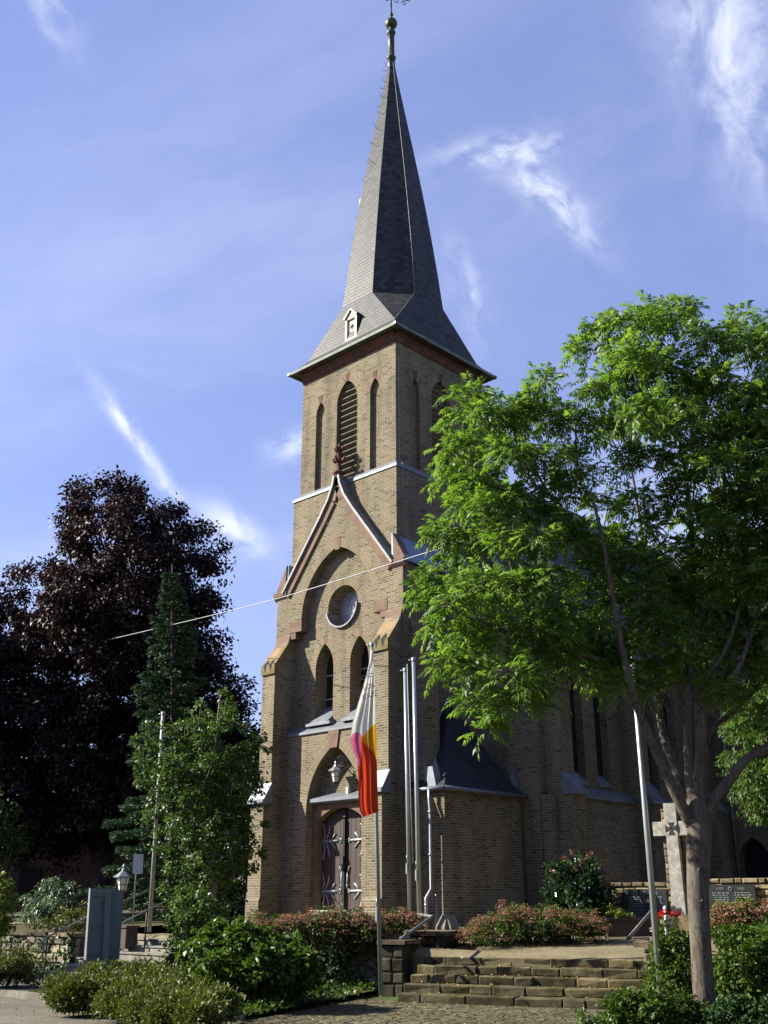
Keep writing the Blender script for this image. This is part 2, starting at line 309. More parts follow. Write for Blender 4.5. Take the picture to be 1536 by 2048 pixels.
def point_in(poly, pts):
    poly = np.array(poly, float); x, y = pts[:, 0], pts[:, 1]; ins = np.zeros(len(pts), bool)
    for i in range(len(poly)):
        (x0, y0), (x1, y1) = poly[i], poly[i - 1]
        c = ((y0 > y) != (y1 > y)) & (x < (x1 - x0) * (y - y0) / (y1 - y0 + 1e-12) + x0); ins ^= c
    return ins
class MB:
    def __init__(s): s.v = []; s.f = []; s.uv = []; s.mi = []; s.sm = []
    def face(s, pts, uv=None, m=0, smooth=False):
        pts = [np.asarray(p, float) for p in pts]
        if uv is None:
            n = np.zeros(3)
            for i in range(len(pts)): n += np.cross(pts[i] - pts[0], pts[(i + 1) % len(pts)] - pts[0])
            n = unit(n)
            if abs(n[2]) > .97: uv = [(p[0], p[1]) for p in pts]
            else:
                t = unit(np.cross(VZ, n)); b = np.cross(n, t); uv = [(p @ t, p @ b) for p in pts]
        i0 = len(s.v); s.v += [tuple(p) for p in pts]; s.f.append(tuple(range(i0, i0 + len(pts)))); s.uv.append(list(uv)); s.mi.append(m); s.sm.append(smooth)
    def box(s, a, b, m=0):
        a = np.minimum(a, b); b = np.maximum(a, b) if False else np.maximum(np.asarray(b, float), a)
        x0, y0, z0 = a; x1, y1, z1 = b
        s.hexa([(x0, y0, z0), (x1, y0, z0), (x1, y1, z0), (x0, y1, z0), (x0, y0, z1), (x1, y0, z1), (x1, y1, z1), (x0, y1, z1)], m)
    def hexa(s, p, m=0):
        for q in ((3, 2, 1, 0), (4, 5, 6, 7), (0, 1, 5, 4), (1, 2, 6, 5), (2, 3, 7, 6), (3, 0, 4, 7)): s.face([p[i] for i in q], m=m)
    def obox(s, c, ax, half, m=0):
        c = np.asarray(c, float); a, b, d = [np.asarray(x, float) * h for x, h in zip(ax, half)]
        s.hexa([c - a - b - d, c + a - b - d, c + a + b - d, c - a + b - d, c - a - b + d, c + a - b + d, c + a + b + d, c - a + b + d], m)
    def prism(s, prof, F, a0, a1, m=0, caps=True):
        """profile of (b, c) points in frame F, extruded along a"""
        n = len(prof)
        for i in range(n):
            (b0, c0), (b1, c1) = prof[i], prof[(i + 1) % n]
            s.face([F(a0, b0, c0), F(a1, b0, c0), F(a1, b1, c1), F(a0, b1, c1)], m=m)
        if caps:
            for a in (a0, a1):
                for t in geometry.tessellate_polygon([[Vector((b, c, 0)) for b, c in prof]]):
                    s.face([F(a, *prof[i]) for i in t], m=m)
    def plane(s, F, outer, holes=(), c=0.0, m=0, nrm=None):
        loops = [outer, *holes]; flat = []; edges = []
        for l in loops:
            i0 = len(flat); flat += [tuple(p) for p in l]; edges += [(i0 + i, i0 + (i + 1) % len(l)) for i in range(len(l))]
        vv, _, ff = geometry.delaunay_2d_cdt([Vector(p) for p in flat], edges, [], 0, 1e-7)[:3]
        flat = [(p.x, p.y) for p in vv]
        cen = np.array([np.mean([flat[i] for i in t], 0) for t in ff]); keep = point_in(outer, cen)
        for l in holes: keep &= ~point_in(l, cen)
        for t, kp in zip(ff, keep):
            if not kp: continue
            P3 = [F(*flat[i], c) for i in t]
            n = np.cross(P3[1] - P3[0], P3[2] - P3[0]); want = F(0, 0, 1) - F(0, 0, 0)
            if n @ want < 0: P3 = P3[::-1]
            s.face(P3, m=m)
    def reveal(s, F, loop, c0, c1, m=0, skip=()):
        n = len(loop)
        for i in range(n):
            if i in skip: continue
            a, b = loop[i], loop[(i + 1) % n]
            s.face([F(*a, c0), F(*b, c0), F(*b, c1), F(*a, c1)], m=m)
    def ring(s, F, inner, w, c, m=0, centre=None):
        """flat band of width w outside an open polyline"""
        pts = [np.array(p, float) for p in inner]; out = []
        for i, p in enumerate(pts):
            d = pts[min(i + 1, len(pts) - 1)] - pts[max(i - 1, 0)]; nn = unit((-d[1], d[0]))
            if centre is not None and nn @ (p - np.array(centre)) < 0: nn = -nn
            out.append(p + nn * w)
        acc = 0.0
        for i in range(len(pts) - 1):
            L = np.linalg.norm(pts[i + 1] - pts[i])
            s.face([F(*pts[i], c), F(*pts[i + 1], c), F(*out[i + 1], c), F(*out[i], c)], uv=[(0.01, acc), (0.01, acc + L), (w, acc + L), (w, acc)], m=m); acc += L
    def tube(s, pts, r, n=8, m=0, caps=True, smooth=True):
        pts = [np.asarray(p, float) for p in pts]; N = len(pts)
        rr = [r] * N if np.isscalar(r) else r
        t0 = unit(pts[1] - pts[0]); ref = VZ if abs(t0[2]) < .9 else V(1, 0, 0); u = unit(np.cross(t0, ref)); rings = []; acc = 0
        for i in range(N):
            t = unit(pts[min(i + 1, N - 1)] - pts[max(i - 1, 0)]); u = unit(u - t * (u @ t)); w = np.cross(t, u)
            rings.append([pts[i] + rr[i] * (u * math.cos(2 * math.pi * k / n) + w * math.sin(2 * math.pi * k / n)) for k in range(n)])
        for i in range(N - 1):
            for k in range(n):
                k2 = (k + 1) % n; s.face([rings[i][k], rings[i][k2], rings[i + 1][k2], rings[i + 1][k]], m=m, smooth=smooth)
        if caps: s.face(rings[0][::-1], m=m); s.face(rings[-1], m=m)
    def lathe(s, prof, c, n=16, m=0, smooth=True):
        """prof: (radius, z)"""
        c = np.asarray(c, float)
        for i in range(len(prof) - 1):
            (r0, z0), (r1, z1) = prof[i], prof[i + 1]
            for k in range(n):
                a0, a1 = 2 * math.pi * k / n, 2 * math.pi * (k + 1) / n
                q = [c + V(r0 * math.cos(a0), r0 * math.sin(a0), z0), c + V(r0 * math.cos(a1), r0 * math.sin(a1), z0), c + V(r1 * math.cos(a1), r1 * math.sin(a1), z1), c + V(r1 * math.cos(a0), r1 * math.sin(a0), z1)]
                if r0 < 1e-6: q = [q[0], q[2], q[3]]
                elif r1 < 1e-6: q = q[:3]
                s.face(q, m=m, smooth=smooth)
    def build(s, name, mats, parent=None, weld=True):
        me = bpy.data.meshes.new(name); org = np.zeros(3)
        p = parent
        while p is not None: org = org + np.array(p.location); p = p.parent
        me.from_pydata([tuple(np.array(q) - org) for q in s.v], [], s.f)
        ul = me.uv_layers.new(name='UVMap'); ul.data.foreach_set('uv', np.array([c for u in s.uv for c in u], dtype=np.float32).ravel())
        for mt in (mats if isinstance(mats, (list, tuple)) else [mats]): me.materials.append(MATS[mt])
        me.polygons.foreach_set('material_index', s.mi); me.polygons.foreach_set('use_smooth', s.sm)
        if weld and any(s.sm):
            bm = bmesh.new(); bm.from_mesh(me); bmesh.ops.remove_doubles(bm, verts=bm.verts, dist=.0005); bm.to_mesh(me); bm.free()
        me.update(); o = bpy.data.objects.new(name, me); C.objects.link(o)
        if parent is not None: o.parent = parent
        return o

def thing(name, loc, label, cat, group=None, kind=None):
    o = bpy.data.objects.new(name, None); C.objects.link(o); o.location = tuple(loc); o.empty_display_size = .2
    return tag(o, label, cat, group, kind)
def tag(o, label=None, cat=None, group=None, kind=None):
    if label: o['label'] = label
    if cat: o['category'] = cat
    if group: o['group'] = group
    if kind: o['kind'] = kind
    return o
def copy_tree(o, parent=None):
    c = o.copy(); C.objects.link(c); c.parent = parent
    for ch in list(o.children): copy_tree(ch, c)
    return c

def frame(O, ua, n):
    O, ua, n = map(lambda q: np.asarray(q, float), (O, ua, n))
    return lambda a, b, c: O + ua * a + VZ * b + n * c
def arc_pts(cx, hw, zs, rise, n=12):
    """pointed arch from the right springing over the apex to the left springing"""
    R = (rise * rise + hw * hw) / (2 * hw); th = math.acos((R - hw) / R); pts = []
    for i in range(n + 1): a = th * i / n; pts.append((cx + hw - R + R * math.cos(a), zs + R * math.sin(a)))
    return pts + [(2 * cx - x, z) for x, z in pts[-2::-1]]
def arch_loop(cx, hw, z0, zs, rise, n=12): return [(cx - hw, z0), (cx + hw, z0)] + arc_pts(cx, hw, zs, rise, n)
def seg_arc(cx, hw, zs, rise, n=12):
    R = (rise * rise + hw * hw) / (2 * rise); th = math.asin(hw / R)
    return [(cx + R * math.sin(th - 2 * th * i / n), zs + rise - R + R * math.cos(th - 2 * th * i / n)) for i in range(n + 1)]

# ------------------------------------------------------------------ church
CH = thing('church', (0, 0, 0), 'tan brick church with a tall dark slate spire and a gabled front porch', 'church')
F0 = frame((0, 0, 0), (1, 0, 0), (0, -1, 0))              # facade plane, c grows towards the street
def side_frame(x, y=0.0): return frame((x, y, 0), (0, 1, 0), (1, 0, 0))
def left_frame(x, y=0.0): return frame((x, y, 0), (0, 1, 0), (-1, 0, 0))

# --- porch front (the wide lower stage of the tower)
HWP = 3.0; GB = -.5
b = MB()
outer = [(-HWP, GB), (HWP, GB), (HWP, 10.95), (2.62, 10.95), (0, 14.25), (-2.62, 10.95), (-HWP, 10.95)]
bigarc = arc_pts(0, 1.72, 9.86, 2.3, 18)
recess = [(-2.29, 6.08), (2.29, 6.08), (2.29, 9.50), (1.98, 9.58), (1.98, 9.72), (1.72, 9.86)] + bigarc[1:-1] + [(-1.72, 9.86), (-1.98, 9.72), (-1.98, 9.58), (-2.29, 9.50)]
portal = arch_loop(0, 1.25, .42, 3.5, 2.04, 14)
b.plane(F0, outer, [recess, portal])
b.reveal(F0, recess, 0, -.3); b.reveal(F0, portal, 0, -.48)
b.ring(F0, bigarc, .27, .004, 1, (0, 9.8)); b.ring(F0, arc_pts(0, 1.25, 3.5, 2.04, 14), .42, .004, 1, (0, 3.4))
oc = [(.72 * math.cos(2 * math.pi * i / 32), 10.13 + .72 * math.sin(2 * math.pi * i / 32)) for i in range(32)]
lancets = [arch_loop(cx, .43, 6.42, 8.15, .84, 10) for cx in (-.84, .80)]
b.plane(F0, recess, [oc, *lancets], c=-.3)
b.ring(F0, oc + oc[:1], .24, -.296, 1, (0, 10.13))
for l, cx in zip(lancets, (-.84, .80)): b.ring(F0, arc_pts(cx, .43, 8.15, .84, 10), .26, -.296, 1, (cx, 8))
oc2 = [(.60 * math.cos(2 * math.pi * i / 32), 10.13 + .60 * math.sin(2 * math.pi * i / 32)) for i in range(32)]
for i in range(32):
    j = (i + 1) % 32; b.face([F0(*oc[i], -.3), F0(*oc[j], -.3), F0(*oc2[j], -.78), F0(*oc2[i], -.78)])
for l in lancets: b.reveal(F0, l, -.3, -.86)
# side walls of the lower stage
for sx in (1, -1):
    Fs = side_frame(HWP) if sx > 0 else left_frame(-HWP)
    b.plane(Fs, [(0, GB), (4.4, GB), (4.4, 10.95), (0, 10.95)])
# plinth
b.prism([(GB, 0), (GB, .05), (.92, .05), (1.0, 0)], F0, -2.2, -1.3); b.prism([(GB, 0), (GB, .05), (.92, .05), (1.0, 0)], F0, 1.3, 2.2)
porch = b.build('porch_wall', ['brick', 'brick_ring'], CH)

# sandstone springers, keystones and kneelers
def keystone(cx, z0, z1, h0, h1, c0, c1, par=None):
    b = MB(); b.hexa([F0(cx - h0, z0, c0), F0(cx + h0, z0, c0), F0(cx + h0, z0, c1), F0(cx - h0, z0, c1), F0(cx - h1, z1, c0), F0(cx + h1, z1, c0), F0(cx + h1, z1, c1), F0(cx - h1, z1, c1)]); b.build('keystone', 'sandstone', par or CH)
for sx in (-1, 1):
    b = MB(); x0, x1 = sorted((sx * 1.70, sx * 2.32)); b.box((x0, -.015, 9.52), (x1, .29, 9.90))
    x0, x1 = sorted((sx * 2.0, sx * 2.29)); b.box((x0, .0, 9.30), (x1, .29, 9.52)); b.build('springer', 'sandstone', CH)
keystone(0, 12.05, 12.50, .10, .15, -.1, .012); keystone(0, 5.44, 6.0, .17, .25, -.1, .05)
for cx in (-.84, .80): keystone(cx, 8.97, 9.28, .07, .11, -.35, -.29)
for sx in (-1, 1):   # kneelers and the stone wedges closing the side roofs
    F = F0 if sx > 0 else frame((0, 0, 0), (-1, 0, 0), (0, -1, 0)); b = MB()
    b.prism([(10.80, .0), (10.92, .10), (11.06, .12), (11.06, -.1), (10.80, -.1)], F, 2.45, 3.12)
    b.face([F(2.60, 11.06, .02), F(3.12, 11.06, .02), F(2.56, 12.03, .02)]); b.face([F(3.12, 11.06, .02), F(3.12, 11.06, -.3), F(2.56, 12.03, -.3), F(2.56, 12.03, .02)])
    b.build('kneeler', 'sandstone', CH)

# --- gable coping (two raking arms with a flared top) and finial
b = MB()
for sx in (-1, 1):
    F = F0 if sx > 0 else frame((0, 0, 0), (-1, 0, 0), (0, -1, 0))
    ln = [(2.62, 10.98), (1.6, 12.30), (.8, 13.32), (.38, 13.92), (.16, 14.40), (.09, 14.72)]
    for (x0, z0), (x1, z1) in zip(ln[:-1], ln[1:]):
        d = unit((x1 - x0, z1 - z0)); n = np.array((-d[1], d[0])) * (-1 if d[0] > 0 else 1); n = n if n[1] > 0 else -n
        for (w0, w1, c0, c1, m) in ((-.30, -.02, -.25, .07, 0), (-.02, .06, -.25, .15, 1)):
            q = lambda x, z, w, c: F(x + n[0] * w, z + n[1] * w, c)
            b.hexa([q(x0, z0, w0, c0), q(x1, z1, w0, c0), q(x1, z1, w0, c1), q(x0, z0, w0, c1), q(x0, z0, w1, c0), q(x1, z1, w1, c0), q(x1, z1, w1, c1), q(x0, z0, w1, c1)], m)
b.build('gable_coping', ['sandstone', 'coping_metal'], CH)
b = MB(); fx, fy, fz = 0, .0, 14.65
b.lathe([(.10, 0), (.09, .12), (.20, .16), (.22, .21), (.12, .27), (.085, .32), (.085, .62), (.11, .66), (.085, .74), (.08, 1.05), (.12, 1.12), (.09, 1.18), (.02, 1.32), (0, 1.33)], (fx, fy, fz), 10)
for k in range(4):
    a = k * math.pi / 2 + .3; d = V(math.cos(a), math.sin(a), 0)
    for zz, ll in ((.60, .24), (1.0, .17)):
        p0 = V(fx, fy, fz + zz); b.tube([p0 + d * .06, p0 + d * ll * .7 + VZ * .05, p0 + d * ll + VZ * .13, p0 + d * ll * .95 + VZ * .20], [.05, .055, .065, .03], 6)
b.build('gable_finial', 'dark_sandstone', CH)

# --- round window, lancets
rw = MB(); rw.face([F0(*p, -.76) for p in oc2]); rwo = rw.build('round_window', 'glass_grey', CH)
b = MB(); om = [( .22 + .16 * math.sin(a), 10.20 + .20 * math.cos(a)) for a in np.linspace(-2.5, 2.5, 16)]
b.tube([F0(x, z, -.745) for x, z in [(om[0][0] - .09, om[0][1])] + om + [(om[-1][0] + .09, om[-1][1])]], .018, 5)
b.tube([F0(x, z, -.745) for x, z in ((-.32, 9.98), (-.18, 10.42), (-.04, 9.98))], .018, 5); b.tube([F0(x, z, -.745) for x, z in ((-.26, 10.14), (-.1, 10.14))], .015, 5)
b.build('glass_lettering', 'white_paint', rwo)
b = MB()
lo = [i for i in range(17, 32)]
for i in lo[:-1] + [31]:
    j = (i + 1) % 32; A, B_ = V(*oc[i]), V(*oc[j]); ce = V(0, 10.13)
    e = lambda p, k: ce + (p - ce) * k
    b.hexa([F0(*e(A, .97), -.45), F0(*e(B_, .97), -.45), F0(*e(B_, .97), -.20), F0(*e(A, .97), -.20), F0(*e(A, 1.035), -.3), F0(*e(B_, 1.035), -.3), F0(*e(B_, 1.035), -.20), F0(*e(A, 1.035), -.20)])
b.build('window_ledge', 'zinc', rwo)
for cx in (-.84, .80):
    w = MB(); w.face([F0(*p, -.82) for p in arch_loop(cx, .43, 6.42, 8.15, .84, 10)])
    for z in (7.2, 8.0): w.box((cx - .42, .80, z), (cx + .42, .815, z + .03), 1)
    wo_ = w.build('lancet_window', ['glass_dark', 'lead'], CH)
    w = MB(); w.prism([(6.95, -.80), (6.34, -.06), (6.26, -.05), (6.26, -.30), (6.4, -.30), (6.4, -.80)], F0, cx - .42, cx + .42)
    w.prism([(6.40, -.31), (6.33, -.03), (6.24, -.03), (6.24, -.31)], F0, cx - .56, cx + .56); w.build('window_sill', 'zinc', wo_)
b = MB(); b.prism([(6.30, -.28), (6.05, .06), (5.98, .06), (5.98, 0), (6.085, 0), (6.085, -.28)], F0, -2.28, 2.28); b.build('string_course', 'zinc', CH)

# --- portal: jambs, tympanum, canopy, door
b = MB()
b.plane(F0, [(-1.24, 3.95), (1.24, 3.95)] + arc_pts(0, 1.24, 3.95, 1.50, 12), c=-.46)
b.build('tympanum', 'brick', CH)
b = MB(); door_arc = seg_arc(0, 1.06, 3.24, .40, 16)
for sx in (-1, 1): x0, x1 = sorted((sx * 1.06, sx * 1.249)); b.box((x0, .30, .42), (x1, .60, 3.24))
lint = [(-1.249, 3.24), (-1.06, 3.24)] + door_arc[::-1][1:-1] + [(1.06, 3.24), (1.249, 3.24), (1.249, 3.80), (-1.249, 3.80)]
b.plane(F0, lint, c=-.30); b.reveal(F0, door_arc, -.30, -.62, skip=(len(door_arc) - 1,))
b.build('door_surround', 'sandstone', CH)
b = MB(); b.prism([(4.10, -.44), (3.93, -.06), (3.83, -.06), (3.78, -.12), (3.78, -.44)], F0, -1.245, 1.245)
can = b.build('door_canopy', 'zinc', CH)
b = MB(); b.box((.33, .22, 4.02), (.42, .30, 4.22)); b.build('canopy_stub', 'white_paint', can)
dl = None
for sx in (-1, 1):
    b = MB(); xs = np.linspace(.03, 1.06, 6)
    for x0, x1 in zip(xs[:-1], xs[1:]):
        X0, X1 = sorted((sx * (x0 + .008), sx * (x1 - .008)))
        top = lambda x: 3.24 + (-(1.06 ** 2 + .4 ** 2) / .8 + .4 + math.sqrt(max(0, ((1.06 ** 2 + .4 ** 2) / .8) ** 2 - x * x)))
        p = [(X0, .60), (X1, .60), (X1, top(X1) - .01), (X0, top(X0) - .01)]
        b.plane(F0, p, c=-.56); b.reveal(F0, p, -.56, -.60)
    b.plane(F0, [(min(sx * .0, sx * 1.06), .6), (max(sx * .0, sx * 1.06), .6), (max(0, sx * 1.06), 3.3), (min(0, sx * 1.06), 3.3)], c=-.6, m=1)
    leaf = b.build('door_leaf', ['door_wood', 'black'], CH)
    for zc in (2.66, 1.18):
        h = MB(); q = lambda x, z: F0(sx * (1.03 - x), zc + z, -.545)
        h.tube([q(0, 0), q(.45, 0), q(.80, 0)], [.05, .045, .03], 6); h.tube([q(.80, -.06), q(.86, -.04), q(.86, .04), q(.80, .06)], .025, 5)
        for s2 in (1, -1):
            h.tube([q(.02, s2 * .02), q(.12, s2 * .2), q(.07, s2 * .42), q(.03, s2 * .55)], [.022, .022, .02, .03], 5)
            h.tube([q(.12, s2 * .02), q(.22, s2 * .12), q(.30, s2 * .28), q(.33, s2 * .44), q(.36, s2 * .46)], [.022, .022, .02, .02, .035], 5)
            h.tube([q(.38, s2 * .02), q(.47, s2 * .10), q(.60, s2 * .22)], [.022, .022, .035], 5)
        h.build('strap_hinge', 'pale_iron', leaf)
    h = MB(); q = lambda x, z: F0(sx * x, z, -.53)
    h.tube([q(.13, 1.75), q(.13, 1.5), q(.10, 1.25)], [.02, .035, .03], 5); h.tube([q(.13, 1.72), q(.22, 1.9)], .018, 5); h.tube([q(.13, 1.36), q(.13, 1.32)], .045, 6)
    h.build('door_plate', 'pale_iron', leaf)
b = MB(); b.box((-.045, .47, .60), (.045, .56, 3.30)); b.lathe([(.05, 0), (.075, .05), (.05, .1), (.08, .16), (.055, .22), (.045, .4)], (0, .47, 1.78), 8)
b.prism([(3.30, .44 - .98), (3.36, .5 - .98), (3.48, .46 - .96), (3.60, .54 - .98 - .1), (3.3, .40 - .98 - .05)], F0, -.06, .06)
b.build('meeting_post', 'iron', CH)
b = MB(); b.box((-1.06, .12, .44), (1.06, .66, .60)); b.box((-1.24, -.05, -.3), (1.24, .60, .425))
for k in range(3): b.box((-1.6 - .0 * k, -.32 * (k + 1), -.5), (1.6, -.05 - .32 * k if k else -.052, .28 - .14 * k))
b.build('door_step', 'white_paint' if False else 'concrete', CH)
b = MB(); b.box((-1.05, .10, .602), (1.05, .55, .625)); b.build('threshold', 'white_paint', CH)

# --- buttresses
def buttress(F, a0, a1, up=.6, low=.88, ledge=3.86, top=9.55, lip=8.05, cap=True, name='buttress'):
    b = MB()
    b.prism([(GB, -.25), (GB, low + .05), (.92, low + .05), (1.0, low), (ledge, low), (ledge + .55, up), (lip + .1, up), (top - .15, -.02), (top - .15, -.25)], F, a0, a1)
    bo = b.build(name, 'brick', CH)
    b = MB(); b.prism([(ledge - .04, up - .02), (ledge - .04, low + .10), (ledge + .06, low + .10), (ledge + .10, low + .05), (ledge + .62, up + .015), (ledge + .62, up - .02)], F, a0 - .07, a1 + .07); b.build('flashing', 'zinc', bo)
    if cap:
        b = MB(); b.prism([(lip, up - .03), (lip, up + .06), (lip + .34, up + .06), (lip + .36, up + .01), (top - .42, .10), (top - .42, -.02)], F, a0 - .03, a1 + .03, 0)
        b.prism([(top - .42, -.02), (top - .42, .10), (top, -.02)], F, a0 - .03, a1 + .03, 1)
        for k in (.28, .72):
            ac = a0 + (a1 - a0) * k; w = .085
            b.face([F(ac - w, lip + .34, up + .064), F(ac + w, lip + .34, up + .064), F(ac, lip + .06, up + .064)], m=2)
            b.face([F(ac - w, lip + .345, up + .064), F(ac + w, lip + .345, up + .064), F(ac, lip + .56, up - .10)], m=2)
        b.build('buttress_cap', ['lichen_stone', 'sandstone', 'black'], bo)
    return bo
buttress(F0, -2.93, -2.30); buttress(F0, 2.30, 2.93)
buttress(side_frame(HWP, 0), .30, .93, low=.86); buttress(left_frame(-HWP, 0), .30, .93, low=.86)
# --- ledge flashing round the porch flanks
b = MB()
for F in (side_frame(HWP), left_frame(-HWP)): b = MB(); b.prism([(3.83, 0), (3.83, .12), (3.92, .12), (4.2, 0)], F, -.02, .29); b.build('ledge_flashing', 'zinc', CH)

# --- zinc side roofs of the lower stage
for sx in (1, -1):
    b = MB(); F = side_frame(0) if sx > 0 else left_frame(0)
    b.prism([(12.05, 2.50), (11.06, 3.13), (10.98, 3.13), (10.98, 2.50)], F, .02, 4.4)
    for y in np.arange(.9, 4.4, .9): b.prism([(12.06, 2.515), (11.07, 3.145), (11.05, 3.13), (12.03, 2.49)], F, y, y + .03)
    b.build('side_roof', 'zinc_roof', CH)

# --- tower shaft
b = MB(); CY = 2.75
w1, w2 = 2.54, 2.39
z1_, z2_ = 14.5, 19.66
def tw(side, hw):
    return {'f': frame((0, CY - hw, 0), (1, 0, 0), (0, -1, 0)), 'r': frame((hw, CY, 0), (0, 1, 0), (1, 0, 0)), 'l': frame((-hw, CY, 0), (0, -1, 0), (-1, 0, 0)), 'b': frame((0, CY + hw, 0), (-1, 0, 0), (0, 1, 0))}[side]
lv = arch_loop(0, .52, 14.72, 17.75, .86, 12)
nl = [arch_loop(cx, .235, 14.72, 17.68, .52, 8) for cx in (-1.39, 1.39)]
for sd in 'frlb':
    F = tw(sd, w1); b.plane(F, [(-w1, 10.5), (w1, 10.5), (w1, z1_), (-w1, z1_)] if sd != 'f' else [(-w1, 10.5), (-1.95, 10.5)] + arc_pts(0, 1.95, 10.53, 1.85, 10)[::-1] + [(1.95, 10.5), (w1, 10.5), (w1, z1_), (-w1, z1_)])
    F = tw(sd, w2); b.plane(F, [(-w2, z1_), (w2, z1_), (w2, z2_), (-w2, z2_)], [lv, *nl])
    b.reveal(F, lv, 0, -.35)
    for l in nl: b.reveal(F, l, 0, -.14); b.plane(F, l, c=-.14)
    b.ring(F, arc_pts(0, .52, 17.75, .86, 12), .27, .004, 1, (0, 17.6))
    for cx in (-1.39, 1.39): b.ring(F, arc_pts(cx, .235, 17.68, .52, 8), .26, .004, 1, (cx, 17.5))
tower = b.build('tower', ['brick', 'brick_ring'], CH)
b = MB()
for sd in 'frlb':
    F = tw(sd, w2); h = w1
    prof = [(14.74, 0), (14.55, .17), (14.46, .19), (14.42, .15), (14.5, 0)]
    for (b0, c0), (b1, c1) in zip(prof, prof[1:] + prof[:1]):
        b.face([F(-w2 - c0, b0, c0), F(w2 + c0, b0, c0), F(w2 + c1, b1, c1), F(-w2 - c1, b1, c1)])
b.build('belt_course', 'zinc', tower)
b = MB()
for sd in 'frlb':
    F = tw(sd, w2)
    b.prism([(19.28, .0), (19.32, .05), (19.50, .07), (19.62, .16), (19.68, .16), (19.68, 0)], F, -w2 - .01, w2 + .01)
    for cx, hw_, zt in ((-1.39, .10, 18.19), (1.39, .10, 18.19), (0, .10, 18.60)):
        b.hexa([F(cx - .07, zt - .03, -.06), F(cx + .07, zt - .03, -.06), F(cx + .07, zt - .03, .012), F(cx - .07, zt - .03, .012), F(cx - .12, zt + .30, -.06), F(cx + .12, zt + .30, -.06), F(cx + .12, zt + .30, .012), F(cx - .12, zt + .30, .012)])
b.build('cornice', 'dark_sandstone', tower)
for sd in 'frlb':
    F = tw(sd, w2); b = MB(); z = 14.76
    b.plane(F, lv, c=-.34, m=1)
    while z < 18.5:
        hw_ = .50 if z < 17.75 else max(.06, .50 * (1 - ((z - 17.75) / .86) ** 1.7))
        b.prism([(z, -.30), (z + .17, -.10), (z + .20, -.10), (z + .04, -.30)], F, -hw_, hw_); z += .235
    b.build('belfry_louvre', ['wood_slats', 'black'], tower)
b = MB(); F = tw('r', w2)
b.tube([F(-w2 + .12, 10.9, .16), F(-w2 + .12, 14.4, .2), F(-w2 + .12, 14.6, .2), F(-w2 + .12, 14.75, .03), F(-w2 + .12, 19.3, .03)], .009, 5); b.build('lightning_conductor', 'pale_iron', CH)

# --- spire
ZE, ZK, ZA, AK = 19.72, 22.18, 36.0, 1.93; EH = 2.74
t8 = math.tan(math.pi / 8)
def octa(z):
    return AK * (35.75 - z) / (35.75 - ZK) * (1 + .085 * max(0, math.sin(math.pi * min(1, (z - ZK) / (35.75 - ZK)))))
b = MB(); cx0, cy0 = 0, CY
def rot(k, x, y): c_, s_ = [(1, 0), (0, 1), (-1, 0), (0, -1)][k]; return (cx0 + c_ * x - s_ * y, cy0 + s_ * x + c_ * y)
def R3(k, x, y, z): X, Y = rot(k, x, y); return V(X, Y, z)
zf = 20.25; hf = 2.30     # flared eaves strip
tip = .10
for k in range(4):
    at_, m_ = t8 * AK, 0
    # flared foot
    b.face([R3(k, -EH, -EH, ZE), R3(k, EH, -EH, ZE), R3(k, hf, -hf, zf), R3(k, -hf, -hf, zf)])
    # broach: cardinal face trapezoid and corner triangle
    b.face([R3(k, -hf, -hf, zf), R3(k, hf, -hf, zf), R3(k, at_, -AK, ZK), R3(k, -at_, -AK, ZK)])
    b.face([R3(k, hf, -hf, zf), R3(k, AK, -at_, ZK), R3(k, at_, -AK, ZK)])
    # octagon above
    a2 = tip; z2t = 35.75 - tip / AK * (35.75 - ZK)
    zs_ = np.linspace(ZK, z2t, 9)
    for za, zb in zip(zs_[:-1], zs_[1:]):
        aa, ab = octa(za), octa(zb); ta, tb_ = t8 * aa, t8 * ab
        # slates keep one coursing up the whole face
        for q4 in ([(-ta, -aa, za), (ta, -aa, za), (tb_, -ab, zb), (-tb_, -ab, zb)], [(ta, -aa, za), (aa, -ta, za), (ab, -tb_, zb), (tb_, -ab, zb)]):
            P4 = [R3(k, *p) for p in q4]; mid0, mid1 = (P4[0] + P4[1]) / 2, (P4[2] + P4[3]) / 2; w0, w1_ = np.linalg.norm(P4[1] - P4[0]) / 2, np.linalg.norm(P4[3] - P4[2]) / 2
            b.face(P4, uv=[(-w0, za * 1.01), (w0, za * 1.01), (w1_, zb * 1.01), (-w1_, zb * 1.01)])
spire = b.build('spire', 'slate', CH)
b = MB()
for k in range(4):
    b.prism([(ZE - .07, EH - .04), (ZE - .085, EH + .07), (ZE + .01, EH + .09), (ZE + .03, EH - .02)], frame((cx0, cy0, 0), R3(k, 1, 0, 0) - V(cx0, cy0, 0), R3(k, 0, -1, 0) - V(cx0, cy0, 0)), -EH - .1, EH + .1)
    b.face([R3(k, -EH, -EH, ZE - .03), R3(k, EH, -EH, ZE - .03), R3(k, 2.4, -2.4, ZE - .05), R3(k, -2.4, -2.4, ZE - .05)])
b.build('gutter', 'verdigris', spire)
b = MB()
b.lathe([(.17, 34.55), (.15, 35.15), (.20, 35.18), (.20, 35.25), (.14, 35.28), (.135, 36.55), (.19, 36.58), (.19, 36.68), (.11, 36.72), (.11, 36.90)], (cx0, cy0, 0), 10)
b.lathe([(.06, 36.88)] + [(.27 * math.sin(a), 37.16 - .27 * math.cos(a)) for a in np.linspace(.25, 2.9, 12)] + [(.045, 37.43), (.045, 37.60), (.09, 37.64), (.09, 37.72), (.04, 37.76), (.03, 38.2)], (cx0, cy0, 0), 14)
b.build('spire_ball', 'copper_green', spire)
b = MB(); zc = 38.5; cc = V(cx0, cy0, 0)
b.tube([cc + VZ * 37.7, cc + VZ * 40.4], .035, 6)
